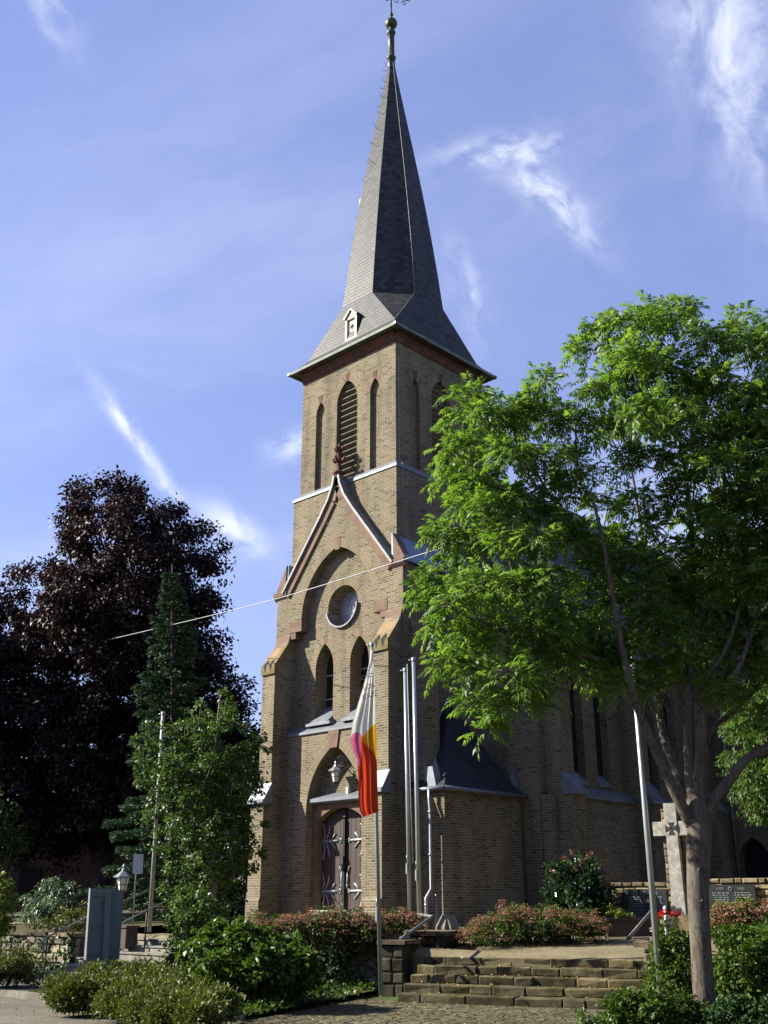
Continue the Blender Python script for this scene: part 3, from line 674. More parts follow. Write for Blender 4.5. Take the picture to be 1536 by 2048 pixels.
dv = unit(-RIGHT * .9 - HEAD * .3)
b.tube([cc + VZ * 38.75 - dv * .9, cc + VZ * 38.75 + dv * 1.0], .022, 5); b.tube([cc + VZ * 39.4 - dv * .55, cc + VZ * 39.4 + dv * .55], .022, 5)
def curl(c, ax, r, sgn=1, n=12): return [c + ax * (r * (1 - .04 * i) * math.cos(sgn * i * .55)) + VZ * (r * (1 - .04 * i) * math.sin(sgn * i * .55)) for i in range(n)]
for o_, r_, s_ in ((.55, .11, 1), (.20, .12, -1), (-.24, .13, 1), (-.6, .11, 1)): b.tube(curl(cc + VZ * (38.60 - abs(s_) * .05) + dv * o_, dv, r_, s_), .018, 5)
for z in (39.0, 40.0):
    for s_ in (1, -1): b.tube(curl(cc + VZ * z + dv * s_ * .18, dv * s_, .12), .016, 5)
b.build('spire_cross', 'iron', spire)
# belfry hatch on the street side of the spire foot
hy = CY - 2.28
b = MB(); Fh = frame((.03, hy, 0), (1, 0, 0), (0, -1, 0))
hp = [(-.30, 20.33), (.30, 20.33), (.30, 21.30), (0, 21.62), (-.30, 21.30)]
b.plane(Fh, hp, [[(-.21, 20.42), (.21, 20.42), (.21, 21.22), (-.21, 21.22)]]); b.reveal(Fh, hp, 0, -.75, m=1)
b.reveal(Fh, [(-.21, 20.42), (.21, 20.42), (.21, 21.22), (-.21, 21.22)], 0, -.07)
b.plane(Fh, [(-.21, 20.42), (.21, 20.42), (.21, 21.22), (-.21, 21.22)], c=-.07)
b.prism([(21.26, .30), (21.30, .36), (21.66, 0), (21.60, -.02)], frame((.03, hy, 0), (0, 1, 0), (1, 0, 0)), -.06, .75, 1); b.prism([(21.26, .30), (21.30, .36), (21.66, 0), (21.60, -.02)], frame((.03, hy, 0), (0, 1, 0), (-1, 0, 0)), -.06, .75, 1)
for px_, pz_ in ((0, 20.98), (-.05, 20.90), (.05, 20.90)):
    b.face([Fh(px_ + .05 * math.cos(t), pz_ + .055 * math.sin(t), -.062) for t in np.linspace(0, 2 * math.pi, 10)[:-1]], m=2)
b.face([Fh(-.02, 20.9, -.064), Fh(.02, 20.9, -.064), Fh(.035, 20.78, -.064), Fh(-.035, 20.78, -.064)], m=2)
b.build('spire_hatch', ['cream_paint', 'verdigris', 'black'], spire)
# climbing hooks up the left arris
for i in range(13):
    z = 23.6 + i * .92; a = octa(z)
    for (x, y) in ((-a, CY - t8 * a),) + (((-t8 * a * .2, CY - a),) if i % 1 == 0 and i > 5 else ()):
        n = unit((x, y - CY, 0)); p0 = V(x, y, z); h = MB(); h.tube([p0 - n * .02, p0 + n * .12 - VZ * .03, p0 + n * .19 + VZ * .02, p0 + n * .21 + VZ * .13], .010, 5); h.build('roof_hook', 'dark_iron', spire)
b = MB(); zz = 27.8; a = octa(zz); b.box((-a - .16, CY - .5, zz - .7), (-a + .15, CY - .1, zz + .5)); b.build('vent_cowl', 'copper_green', spire)
b = MB(); pts = []
for z in np.linspace(20.3, 34.8, 9):
    if z < ZK: f_ = (z - zf) / (ZK - zf); p_ = V(hf + (AK - hf) * f_, CY - hf + (hf - t8 * AK) * f_, z)
    else: a = octa(z); p_ = V(a * .99 + .03, CY - t8 * a - .02, z)
    pts.append(p_ + V(.02, -.02, .02))
b.tube(pts, .008, 5); b.build('conductor_wire', 'rail_metal', spire)

# --- stair annex on the right flank
AX, AY0, AY1, AE = 4.40, .15, 3.75, 3.92
b = MB(); ar = [( (AY0 + AY1) / 2 + .60 * math.cos(t), 2.45 + .95 * math.sin(t)) for t in np.linspace(0, 2 * math.pi, 28)[:-1]]
Fa = side_frame(AX); b.plane(Fa, [(AY0, GB), (AY1, GB), (AY1, AE), (AY0, AE)])
b.ring(Fa, ar + ar[:1], .22, .004, 1, ((AY0 + AY1) / 2, 2.45))
b.plane(frame((0, AY0, 0), (1, 0, 0), (0, -1, 0)), [(2.9, GB), (AX, GB), (AX, AE), (2.9, AE)]); b.plane(frame((0, AY1, 0), (1, 0, 0), (0, 1, 0)), [(2.9, GB), (AX, GB), (AX, AE), (2.9, AE)])
annex = b.build('stair_annex', ['brick', 'brick_ring'], CH)
b = MB(); b.prism([(GB, -.1), (GB, .16), (.22, .16), (.52, .015), (.52, -.1)], side_frame(AX), AY0 - .02, AY0 + .35); b.prism([(GB, -.1), (GB, .12), (.22, .12), (.52, .015), (.52, -.1)], frame((0, AY0, 0), (1, 0, 0), (0, -1, 0)), 3.98, AX + .02)
b.build('plinth_block', 'concrete', annex)
b = MB(); ap = V(3.0, (AY0 + AY1) / 2 + .05, 6.85); e = .14
c1, c2, c3, c4 = V(3.0, AY0 - e, AE), V(AX + e, AY0 - e, AE), V(AX + e, AY1 + e, AE), V(3.0, AY1 + e, AE)
# swept hips: lower strip flatter
def lerp(p, q, t): return p + (q - p) * t
k1, k2, k3, k4 = [lerp(p, V(ap[0], *ap[1:]), .16) + V(0, 0, -.16) for p in (c1, c2, c3, c4)]
for p, q, r_, s_ in ((c1, c2, k2, k1), (c2, c3, k3, k2), (c3, c4, k4, k3)): b.face([p, q, r_, s_])
for p, q in ((k1, k2), (k2, k3), (k3, k4)): b.face([p, q, ap])
b.build('annex_roof', 'dark_slate', annex)
b = MB()
for p, q in ((c1, c2), (c2, c3)): b.tube([p - VZ * .02, q - VZ * .02], .065, 8)
b.tube([k1 + V(.03, 0, .03), lerp(k1, ap, .5) + V(.03, 0, .05), ap + V(.03, 0, .05)], .05, 5); b.tube([k4 + V(.03, 0, .03), ap + V(.03, 0, .05)], .05, 5)
b.build('annex_gutter', 'zinc', annex)
b = MB(); qx, qy = 3.98, -.02
b.tube([V(qx, qy, 3.9), V(qx, qy, 3.6), V(qx + .08, qy - .06, 3.3), V(qx + .08, qy - .06, 1.2), V(qx - .02, qy - .16, .95), V(qx - .02, qy - .16, .75), V(qx - .02, qy - .16, -.1)], [.05, .05, .045, .045, .06, .055, .045], 8)
b.tube([V(qx + .2, qy, 1.0), V(qx + .2, qy, .4), V(qx + .14, qy - .05, .1)], .018, 5); b.tube([V(qx + .2, qy, .98), V(qx + .2, qy, 1.06)], .035, 6)
for z in (3.25, 2.1, .78): b.tube([V(qx + (.08 if z > 1 else -.02), qy - (.06 if z > 1 else .16), z - .03), V(qx + (.08 if z > 1 else -.02), qy - (.06 if z > 1 else .16), z + .03)], .062, 8)
b.build('downpipe', 'galvanised', annex)
for yy in (AY0 - .02, AY1 + .1):
    b = MB(); b.face([V(3.86, yy - .06, AE + .06), V(4.16, yy - .06, AE + .06), V(4.00, yy - .02, AE + .62), V(3.72, yy - .02, AE + .62)]); b.face([V(4.16, yy - .06, AE + .06), V(4.22, yy + .16, AE + .10), V(3.98, yy + .16, AE + .95), V(4.00, yy - .02, AE + .62)])
    b.build('valley_flashing', 'zinc', annex)

# --- nave
NX, NY0, NY1, NE, NR = 5.0, 4.0, 15.7, 9.5, 17.1
b = MB(); Fn = side_frame(NX)
wins = [arch_loop(y, .40, 4.55, 7.45, .72, 10) for y in (6.2, 7.7, 10.9, 12.4, 14.9)]
for sx in (1, -1):
    F = side_frame(NX) if sx > 0 else left_frame(-NX)
    b.plane(F, [(NY0, GB), (NY1 + 12, GB), (NY1 + 12, NE), (NY0, NE)], wins)
    for w in wins: b.reveal(F, w, 0, -.35)
    for y in (6.2, 7.7, 10.9, 12.4, 14.9): b.ring(F, arc_pts(y, .40, 7.45, .72, 10), .26, .004, 1, (y, 7))
Fg = frame((0, NY0, 0), (1, 0, 0), (0, -1, 0)); b.plane(Fg, [(-NX, GB), (NX, GB), (NX, NE), (0, NR - .05), (-NX, NE)])
nave = b.build('nave', ['brick', 'brick_ring'], CH)
for sx in (1, -1):
    b = MB(); F = side_frame(0) if sx > 0 else left_frame(0)
    b.prism([(NR + .08, 0), (NE - .35, NX + .32), (NE - .47, NX + .30), (NR - .12, 0)], F, NY0 - .15, NY1 + 12); b.build('nave_roof', 'dark_slate', nave)
b = MB(); b.prism([(NE - .52, NX + .26), (NE - .52, NX + .42), (NE - .36, NX + .44), (NE - .36, NX + .30)], side_frame(0), NY0 - .1, NY1); b.prism([(NR + .20, -.12), (NR + .22, .12), (NR + .0, .14), (NR + .0, -.14)], side_frame(0), NY0 - .15, NY1 + 12)
b.prism([(NR + .2, 0), (NE - .2, NX + .30), (NE - .36, NX + .30), (NR - .05, 0)], side_frame(0), NY0 - .2, NY0 + .1); b.build('roof_flashing', 'zinc', nave)
for y in (6.2, 7.7, 10.9, 12.4, 14.9):
    b = MB(); b.plane(Fn, arch_loop(y, .40, 4.55, 7.45, .72, 10), c=-.30)
    b.box((NX - .31, y - .02, 4.6), (NX - .27, y + .02, 8.0), 1); [b.box((NX - .305, y - .39, z), (NX - .28, y + .39, z + .03), 1) for z in (5.3, 6.1, 6.9, 7.5)]
    wn = b.build('nave_window', ['glass_dark', 'dark_iron'], CH)
    b = MB(); b.prism([(4.85, -.29), (4.50, .06), (4.42, .06), (4.42, -.29)], Fn, y - .42, y + .42); b.build('window_sill', 'zinc', wn)
b = MB()
b.prism([(4.35, -.02), (4.02, .42), (3.94, .42), (3.94, -.02)], Fn, 5.1, 8.9); b.prism([(4.35, -.02), (4.02, .42), (3.94, .42), (3.94, -.02)], Fn, 9.6, 13.4); b.prism([(4.35, -.02), (4.02, .42), (3.94, .42), (3.94, -.02)], Fn, 14.1, NY1)
b.build('wall_ledge', 'zinc', nave)
b = MB(); b.prism([(GB, -.02), (GB, .36), (3.95, .36), (3.95, -.02)], Fn, NY0, NY1); b.build('base_wall', 'brick', nave)
for y in (4.35, 8.95, 13.45): buttress(frame((NX, 0, 0), (0, 1, 0), (1, 0, 0)), y, y + .62, up=.62, low=.95, ledge=3.98, top=8.7, lip=7.2)

# --- transept
TX, TY, TH, TE, TR = 8.4, 18.6, 2.9, 10.9, 15.6
b = MB(); Ft = frame((0, TY - TH, 0), (1, 0, 0), (0, -1, 0)); dr = arch_loop(6.15, .62, .3, 2.2, .95, 10)
b.plane(Ft, [(NX - .2, GB), (TX, GB), (TX, TE), (NX - .2, TE)], [dr]); b.reveal(Ft, dr, 0, -.5); b.plane(side_frame(TX), [(TY - TH, GB), (TY + TH, GB), (TY + TH, TE), (TY, TR - .1), (TY - TH, TE)])
b.ring(Ft, arc_pts(6.15, .62, 2.2, .95, 10), .25, .004, 1, (6.15, 2))
tr_ = b.build('transept', ['brick', 'brick_ring'], CH)
b = MB(); Fr = frame((0, TY, 0), (1, 0, 0), (0, -1, 0)); b.prism([(TR + .06, 0), (TE - .35, TH + .28), (TE - .48, TH + .26), (TR - .12, 0)], Fr, 0, TX + .2); b.prism([(TR + .06, 0), (TE - .35, -TH - .28), (TE - .48, -TH - .26), (TR - .12, 0)], Fr, 0, TX + .2)
b.build('transept_roof', 'slate', tr_)
b = MB(); b.plane(Ft, dr, c=-.45); b.build('side_door', 'black', tr_)
b = MB(); b.tube([V(TX - 2.9, TY - TH - .06, 10.4), V(TX - 2.9, TY - TH - .06, -.2)], .05, 6); b.tube([V(NX, TY - TH - .34, TE - .42), V(TX + .1, TY - TH - .34, TE - .42)], .07, 6); b.build('transept_gutter', 'galvanised', tr_)

# --- wall lantern over the door
LT = thing('wall_lantern', (-.02, .10, 4.60), 'iron and glass lantern hanging from a scrolled bracket above the church door', 'lantern')
def lantern(root, c, s=1.0, top=True):
    c = np.asarray(c, float)
    b = MB(); b.lathe([(.09 * s, -.20 * s), (.155 * s, .14 * s)], c, 6, smooth=False); b.face([c + V(.09 * s * math.cos(a), .09 * s * math.sin(a), -.20 * s) for a in np.arange(6) * math.pi / 3]); b.build('lantern_glass', 'lantern_glass', root)
    b = MB()
    for k in range(6):
        a = k * math.pi / 3; d = V(math.cos(a), math.sin(a), 0); b.tube([c + d * .092 * s - VZ * .20 * s, c + d * .158 * s + VZ * .14 * s], .012 * s, 4)
        e_ = V(math.cos(a + math.pi / 3), math.sin(a + math.pi / 3), 0); b.tube([c + d * .092 * s - VZ * .2 * s, c + e_ * .092 * s - VZ * .2 * s], .012 * s, 4); b.tube([c + d * .125 * s - VZ * .03 * s, c + e_ * .125 * s - VZ * .03 * s], .008 * s, 4)
    b.lathe([(.04 * s, -.26 * s), (.1 * s, -.21 * s), (.1 * s, -.19 * s)], c, 8); b.build('lantern_frame', 'dark_iron', root)
    b = MB(); b.lathe([(.155 * s, .13 * s), (.235 * s, .14 * s), (.235 * s, .16 * s), (.06 * s, .29 * s), (.05 * s, .33 * s), (.025 * s, .36 * s), (.045 * s, .40 * s), (.01 * s, .46 * s), (0, .47 * s)], c, 6, smooth=False); b.build('lantern_hood', 'zinc' if top else 'galvanised', root)
lantern(LT, (-.02, .10, 4.58), 1.0, False)
b = MB(); c = V(-.02, .10, 5.05); wl = V(.62, .45, 4.62)
b.tube([c, V(.12, .14, 5.18), V(.36, .28, 5.02), wl], .018, 5); b.tube([V(.05, .12, 4.9), V(.3, .26, 4.82), V(.5, .4, 4.55), V(.6, .45, 4.4)], .016, 5)
for q_ in ((.2, .2, 4.92), (.36, .3, 4.78), (.3, .25, 5.15)): b.tube(curl(V(*q_), unit(V(.64, .35, 0)), .08), .014, 5)
b.tube([c, V(-.02, .10, 4.95)], .02, 5); b.tube([wl + VZ * .15, wl - VZ * .3], .03, 5); b.build('lantern_bracket', 'iron', LT)

# ------------------------------------------------------------------ ground
def densify(pl, rr, n=8):
    pl = np.array(pl); P_, r_ = [], []
    for i in range(len(pl) - 1):
        p0, p1, p2, p3 = pl[max(i - 1, 0)], pl[i], pl[i + 1], pl[min(i + 2, len(pl) - 1)]
        for t in np.linspace(0, 1, n, endpoint=False):
            P_.append(.5 * ((2 * p1) + (-p0 + p2) * t + (2 * p0 - 5 * p1 + 4 * p2 - p3) * t * t + (-p0 + 3 * p1 - 3 * p2 + p3) * t ** 3)); r_.append(rr[i] + (rr[i + 1] - rr[i]) * t)
    return P_ + [pl[-1]], r_ + [rr[-1]]
RZ = -0.95
def struct(b, name, mat): o = b.build(name, mat); o['kind'] = 'structure'; return o
b = MB(); b.face([(-900, -900, RZ - .012), (900, -900, RZ - .012), (900, 900, RZ - .012), (-900, 900, RZ - .012)]); struct(b, 'ground', 'field')
KY = -11.7
b = MB(); b.face([(-120, -40, RZ - .004), (140, -40, RZ - .004), (140, KY, RZ - .004), (-120, KY, RZ - .004)]); struct(b, 'road', 'asphalt')
# planted island and forecourt: the forecourt of setts runs from the road up to the stone stairs
isl = [PZ(98, 1992, RZ), PZ(300, 2026, RZ), PZ(400, 2042, RZ), PZ(470, 2044, RZ), PZ(560, 2030, RZ), PZ(680, 2006, RZ), PZ(770, 1988, RZ)]
su = unit(-RIGHT * math.sin(rad(68)) + HEAD * math.cos(rad(68))); sn = unit(V(su[1], -su[0], 0)); sn = sn if sn @ HEAD < 0 else -sn     # su: to the left along the steps, sn: down the steps
S0 = PZ(1070, 1916, -.20)
b = MB(); f0 = S0 + sn * 1.2; q = [isl[3] + V(.15, -.1, 0), *isl[4:], f0 + su * 3.6, f0 - su * 12, f0 - su * 14 + sn * 10, V(24, KY + .02, 0), V(isl[3][0], KY + .02, 0)]
for t in geometry.tessellate_polygon([[Vector((p[0], p[1], 0)) for p in q]]): b.face([(q[i][0], q[i][1], RZ + .004) for i in t])
struct(b, 'forecourt', 'setts')
# kerb along the road and round the island
kl = [V(-60, KY, 0), isl[0] * V(1, 0, 0) + V(0, KY, 0), V(isl[2][0], KY, 0), V(isl[3][0] - .3, KY + .02, 0), isl[3] * V(1, 1, 0) + V(.05, .1, 0)]
b = MB()
for p, q_ in zip(kl[:-1], kl[1:]):
    n_seg = max(1, int(np.linalg.norm(q_ - p) / 1.0)); d = unit(q_ - p); nn = V(-d[1], d[0], 0)
    for i in range(n_seg):
        a0, a1 = lerp(p, q_, i / n_seg) + d * .008, lerp(p, q_, (i + 1) / n_seg) - d * .008
        b.hexa([a0 - nn * .0 + VZ * (RZ - .1), a1 + VZ * (RZ - .1), a1 + nn * .14 + VZ * (RZ - .1), a0 + nn * .14 + VZ * (RZ - .1), a0 + nn * .02 + VZ * (RZ + .11), a1 + nn * .02 + VZ * (RZ + .11), a1 + nn * .14 + VZ * (RZ + .115), a0 + nn * .14 + VZ * (RZ + .115)])
struct(b, 'kerb', 'kerb_stone')
b = MB(); pv = [V(-60, KY + .14, RZ + .10), V(isl[0][0] + .6, KY + .14, RZ + .10), V(isl[0][0] + .6, KY + 2.6, RZ + .10), V(-60, KY + 2.6, RZ + .10)]; b.face(pv); struct(b, 'pavement', 'pavers')
b = MB(); iz = RZ + .09
q = [V(isl[0][0] + .6, KY + .14, 0), V(isl[2][0], KY + .14, 0), isl[3] + V(-.2, .1, 0), *[p + V(-.1, .05, 0) for p in isl[4:]], V(6.5, -2.5, 0), V(1.0, -5.5, 0), V(isl[0][0] + .6, KY + 2.6, 0)]
for t in geometry.tessellate_polygon([[Vector((p[0], p[1], 0)) for p in q]]): b.face([(q[i][0], q[i][1], iz) for i in t])
struct(b, 'planting_bed', 'soil')
# church terrace
LS = PZ(92, 1955, -.84); LW = 3.3; NST = 6; LTR = .40              # left stair: lower left corner, width, steps
stl, str_ = S0 + su * 2.25, S0 - su * 2.1
WYL = P(757, 1888, 24.4)                                         # right end of the retaining wall
LT0 = LS + V(0, LTR * NST, 0)
wp0 = V(LS[0] + LW, LT0[1] - .2, 0)                               # left end of the retaining wall, at the left stair
ter = [(LT0[0], LT0[1], .0), (wp0[0], LT0[1], .0), (wp0[0], wp0[1] - 0.0, .0), (WYL[0], WYL[1], -.02), (stl[0], stl[1], -.21), (str_[0], str_[1], -.21),
       tuple(str_ - su * 3 + V(0, 0, 0))[:2] + (-.15,), (30, 4, .0), (32, 30, .0), (-14, 30, .25), (-14, LT0[1] + 1, .25), (LT0[0] - .5, LT0[1] + .2, .10)]
b = MB()
pts2 = [Vector((x, y, 0)) for x, y, z in ter]
for t in geometry.tessellate_polygon([pts2]): b.face([ter[i] for i in t])
for i in range(len(ter)):
    p, q_ = V(*ter[i]), V(*ter[(i + 1) % len(ter)]); b.face([p, q_, q_ * V(1, 1, 0) + VZ * (RZ - .2), p * V(1, 1, 0) + VZ * (RZ - .2)])
struct(b, 'terrace', 'gravel')
b = MB(); e_ = .3     # left garden bank
gb = [(-60, LT0[1] - 1.4, .12), (LS[0] - .35, LT0[1] - 1.4, .12), (LS[0] - .45, LT0[1] + 3, .40), (-14.05, 12, .62), (-60, 12, .7), (-60, 40, .7), (-14.05, 40, .7)]
b.face([gb[0], gb[1], gb[2], gb[3], gb[4]]); b.face([gb[4], gb[3], gb[6], gb[5]]); struct(b, 'garden_bank', 'soil')

# ------------------------------------------------------------------ block masonry helper
rng = np.random.default_rng(11); random.seed(5)
def course(b, O, u, n, z0, h, depth, length, lo=.3, hi=.7, jit=.02, gap=.012, m=0):
    """a course of roughly squared blocks from O along u, front face towards n"""
    x = 0.0
    while x < length - .02:
        w = min(rng.uniform(lo, hi), length - x)
        if length - x - w < lo * .5: w = length - x
        j = lambda s=jit: rng.uniform(-s, s)
        a0, a1 = x + gap * .5, x + w - gap * .5; f = j(); P8 = []
        for z in (z0 + gap * .5, z0 + h - gap * .5):
            for (a, d) in ((a0, f + j(jit * .5)), (a1, f + j(jit * .5)), (a1, -depth), (a0, -depth)):
                P8.append(O + u * a + n * d + VZ * (z + j(jit * .35)))
        # chamfered front: pull the top/bottom front edges back a little, add a rough belly
        c = gap * .9
        F_ = [P8[0] + u * c + VZ * c + n * c, P8[1] - u * c + VZ * c + n * c, P8[5] - u * c - VZ * c + n * c, P8[4] + u * c - VZ * c + n * c]
        b.face(F_, m=m)
        for k, (p, q_) in enumerate(((P8[0], P8[1]), (P8[1], P8[5]), (P8[5], P8[4]), (P8[4], P8[0]))): b.face([p, q_, F_[(k + 1) % 4], F_[k]], m=m)
        b.face([P8[4], P8[5], P8[6], P8[7]], m=m); b.face([P8[0], P8[3], P8[2], P8[1]], m=m); b.face([P8[1], P8[2], P8[6], P8[5]], m=m); b.face([P8[0], P8[4], P8[7], P8[3]], m=m)
        rv = rng.uniform(.02, .98)
        for k in range(len(b.f) - 9, len(b.f)): b.uv[k] = [(rv, rv)] * 4
        x += w
def drystone(b, O, u, n, z0, z1, depth, length, ch=(.14, .24), lo=.2, hi=.55, jit=.03, m=0):
    z = z0
    while z < z1 - .01:
        h = min(rng.uniform(*ch), z1 - z)
        if z1 - z - h < ch[0] * .5: h = z1 - z
        course(b, O, u, n, z, h, depth, length, lo, hi, jit, .024, m); z += h
    b.hexa([O - n * depth * .95 + VZ * z0, O + u * length - n * depth * .95 + VZ * z0, O + u * length - n * .045 + VZ * z0, O - n * .045 + VZ * z0, O - n * depth * .95 + VZ * (z1 - .02), O + u * length - n * depth * .95 + VZ * (z1 - .02), O + u * length - n * .045 + VZ * (z1 - .02), O - n * .045 + VZ * (z1 - .02)], m)

# right stone stairs
ST = thing('stone_stairs', S0 * V(1, 1, 0) + VZ * RZ, 'broad worn flight of mossy brown stone block steps', 'stairs')
for k in range(5):
    O = S0 + su * 2.35 + sn * (.38 * k); z = -.20 - .15 * (k + 1); O = V(O[0], O[1], 0); b = MB()
    course(b, O, -su, sn, z - .02, .172, .62, 4.65 + (.5 if k > 2 else 0), .35, .95, .034, .02)
    b.hexa([O - sn * .64 + VZ * (z - .3), O - su * 5.0 - sn * .64 + VZ * (z - .3), O - su * 5.0 - sn * .03 + VZ * (z - .3), O - sn * .03 + VZ * (z - .3), O - sn * .64 + VZ * (z + .13), O - su * 5.0 - sn * .64 + VZ * (z + .13), O - su * 5.0 - sn * .03 + VZ * (z + .13), O - sn * .03 + VZ * (z + .13)])
    b.build('step', 'step_stone', ST)
b = MB(); O = S0 + su * 2.3 - sn * .64; O = V(O[0], O[1], 0)
for r_ in range(9): course(b, O - sn * (.45 * r_), -su, sn, -.26, .065, .44, 4.5, .4, .9, .006, .02)
b.build('landing_slabs', 'step_stone', ST)

# retaining wall and pier left of the stairs
wd = unit(WYL - V(*wp0[:2], WYL[2])) * V(1, 1, 0); wl_ = np.linalg.norm((WYL - wp0) * V(1, 1, 0)); wn = V(wd[1], -wd[0], 0)
RW = thing('retaining_wall', (WYL[0], WYL[1], RZ), 'grey rubble stone retaining wall below the flower bed, partly under ivy', 'wall')
b = MB(); O = V(wp0[0], wp0[1], 0); drystone(b, O, wd, wn, RZ - .1, -.07, .4, wl_); b.build('rubble', 'wall_stone', RW)
b = MB(); course(b, O + wn * .05, wd, wn, -.07, .09, .48, wl_, .6, 1.1, .012, .01); b.build('coping', 'cap_stone', RW)
PR = thing('stair_pier', tuple((stl + su * .3) * V(1, 1, 0) + VZ * RZ), 'dark stepped stone block wall beside the left end of the broad stairs', 'wall')
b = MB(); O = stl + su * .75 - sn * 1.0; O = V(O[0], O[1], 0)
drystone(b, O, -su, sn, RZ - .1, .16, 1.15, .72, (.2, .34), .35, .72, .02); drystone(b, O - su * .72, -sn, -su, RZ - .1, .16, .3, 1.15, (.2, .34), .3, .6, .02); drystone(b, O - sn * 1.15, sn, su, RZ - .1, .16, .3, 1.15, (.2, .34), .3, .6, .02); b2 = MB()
b2.obox(O - su * .36 + sn * -.58 + VZ * .20, (su, sn, VZ), (.42, .66, .045))
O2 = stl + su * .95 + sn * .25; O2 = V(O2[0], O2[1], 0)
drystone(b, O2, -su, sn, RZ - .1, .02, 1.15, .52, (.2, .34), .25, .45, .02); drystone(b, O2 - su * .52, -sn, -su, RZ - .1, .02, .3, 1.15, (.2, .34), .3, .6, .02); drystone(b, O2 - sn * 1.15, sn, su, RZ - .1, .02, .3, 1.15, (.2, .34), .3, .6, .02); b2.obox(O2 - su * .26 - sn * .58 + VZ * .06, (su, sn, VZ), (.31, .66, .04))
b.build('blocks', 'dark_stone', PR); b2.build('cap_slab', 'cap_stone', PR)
# right stair flank wall
RF = thing('flank_wall', tuple((str_ - su * .25) * V(1, 1, 0) + VZ * RZ), 'low rubble wall at the right end of the broad stairs, half under the bushes', 'wall')
b = MB(); O = str_ - su * .05 + sn * .15; O = V(O[0], O[1], 0); drystone(b, O, -su, sn, RZ - .1, .02, .7, .9, (.14, .22), .2, .45); b.build('rubble', 'wall_stone', RF)
b = MB(); b.obox(O - su * .3 - sn * .45 + VZ * .07, (su, sn, VZ), (.5, .35, .05)); b.build('slab', 'memorial_stone', RF)

# left concrete stair
LSt = thing('concrete_stairs', (LS[0], LS[1], RZ), 'pale concrete steps climbing to the church terrace on the left', 'stairs')
for k in range(NST):
    b = MB(); z = -.84 + .14 * (k + 1)
    x0 = LS[0] + (0 if k else -.12)
    b.box((x0, LS[1] + LTR * k, RZ - .05), (LS[0] + LW, LS[1] + LTR * (k + 1) + (.25 if k < NST - 1 else -.01), z - .03)); b.box((x0 - .03, LS[1] + LTR * k - .03, z - .03), (LS[0] + LW, LS[1] + LTR * (k + 1) + .02, z)); b.build('step', 'concrete', LSt)
def handrail(label, pts, posts, r=.022, group=None):
    t = thing('handrail', posts[0][0], label, 'handrail', group); b = MB(); b.tube(pts, r, 8); b.build('rail', 'rail_metal', t)
    for p, q_ in posts: b = MB(); b.tube([p, q_], r * .9, 6); b.build('post', 'iron', t)
    return t
hl0 = LS + V(.05, .05, 0)
hp = lambda x, k, h: V(LS[0] + x, LS[1] + LTR * k, -.84 + .14 * max(0, k) + h)
handrail('metal handrail rising along the left edge of the concrete steps', [hp(-.12, -.3, .62), hp(-.12, -.45, .74), hp(-.12, -.1, .88), hp(-.12, 3, .98), hp(-.12, 7, 1.0)], [(hp(-.12, 0, 0), hp(-.12, 0, .90)), (hp(-.12, 5, -.1), hp(-.12, 5, 1.0))])
handrail('metal handrail rising through the middle of the concrete steps behind the blue board', [hp(1.75, .2, .86), hp(1.75, 3, .95), hp(1.75, 6.4, 1.0)], [(hp(1.75, 3.8, 0), hp(1.75, 3.8, .98)), (hp(1.75, .5, 0), hp(1.75, .5, .88))])

# handrails of the broad stairs
def hr(px, py, d): return P(px, py, d)
handrail('bent metal handrail on the dark pier at the left of the broad stairs', [hr(800, 1878, 22.2), hr(808, 1873, 22.3), hr(865, 1833, 23.4), hr(836, 1829, 24.2)], [(PZ(803, 1880, -.0) * 0 + hr(803, 1862, 24.1) - VZ * .3, hr(806, 1824, 24.1))], .03)
handrail('slanted metal handrail at the right end of the broad stairs', [hr(1303, 1822, 23.4), hr(1256, 1877, 22.0), hr(1296, 1877, 22.6)], [(hr(1303, 1822, 23.4) - VZ * .8, hr(1303, 1822, 23.4)), (hr(1296, 1877, 22.6) - VZ * .25, hr(1296, 1877, 22.6))], .032)

# ------------------------------------------------------------------ flagpoles and flag
def pole(label, base, top, r0, r1, mat, group=None, cleat=True, rope=None, cap=True):
    t = thing('flagpole', base, label, 'flagpole', group); b = MB(); base, top = np.asarray(base), np.asarray(top)
    b.tube([base - VZ * .1, lerp(base, top, .5), top], [r0, (r0 + r1) / 2, r1], 12); b.build('mast', mat, t)
    if cap: b = MB(); b.lathe([(r1 * 1.3, -.02), (r1 * 1.3, .05), (0, .08)], top, 10); b.tube([top, top + -RIGHT * .12 + VZ * .0], .012, 5); b.build('mast_cap', 'galvanised', t)
    if cleat:
        p = lerp(base, top, .20) - HEAD * (r0 + .03) - RIGHT * r0; b = MB(); b.box(p - V(.02, .02, .12), p + V(.02, .02, .12)); b.tube([p + VZ * .2 - VZ * .05, p + VZ * .32], .012, 5); b.build('cleat', 'galvanised', t)
    if rope: b = MB(); off = -RIGHT * rope; b.tube([top + off - VZ * .1, lerp(base, top, .5) + off * .85 - RIGHT * .01, lerp(base, top, .24) + off * .8], .009, 4); b.build('halyard', 'white_paint', t)
    return t
dfb = 22.5; fb = P(762, 1980, dfb)
ftop = P(743.5, 1290, dfb)
pole('grey metal pole carrying the white, yellow and red flag', fb, ftop, .046, .034, 'galvanised', cleat=True)
pole('shorter of the two bare metal flagpoles right of the church door', P(820, 1845, 26.3), P(810, 1341, 26.3), .05, .044, 'aluminium', rope=None)
pole('taller of the two bare metal flagpoles right of the church door', P(840, 1868, 25.6), P(827, 1320, 25.6), .056, .047, 'aluminium', rope=.16)
pole('bare weathered flagpole in front of the dark trees at the left', P(299, 1856, 29.5), P(326, 1428, 29.5), .055, .045, 'worn_pole', cleat=False)
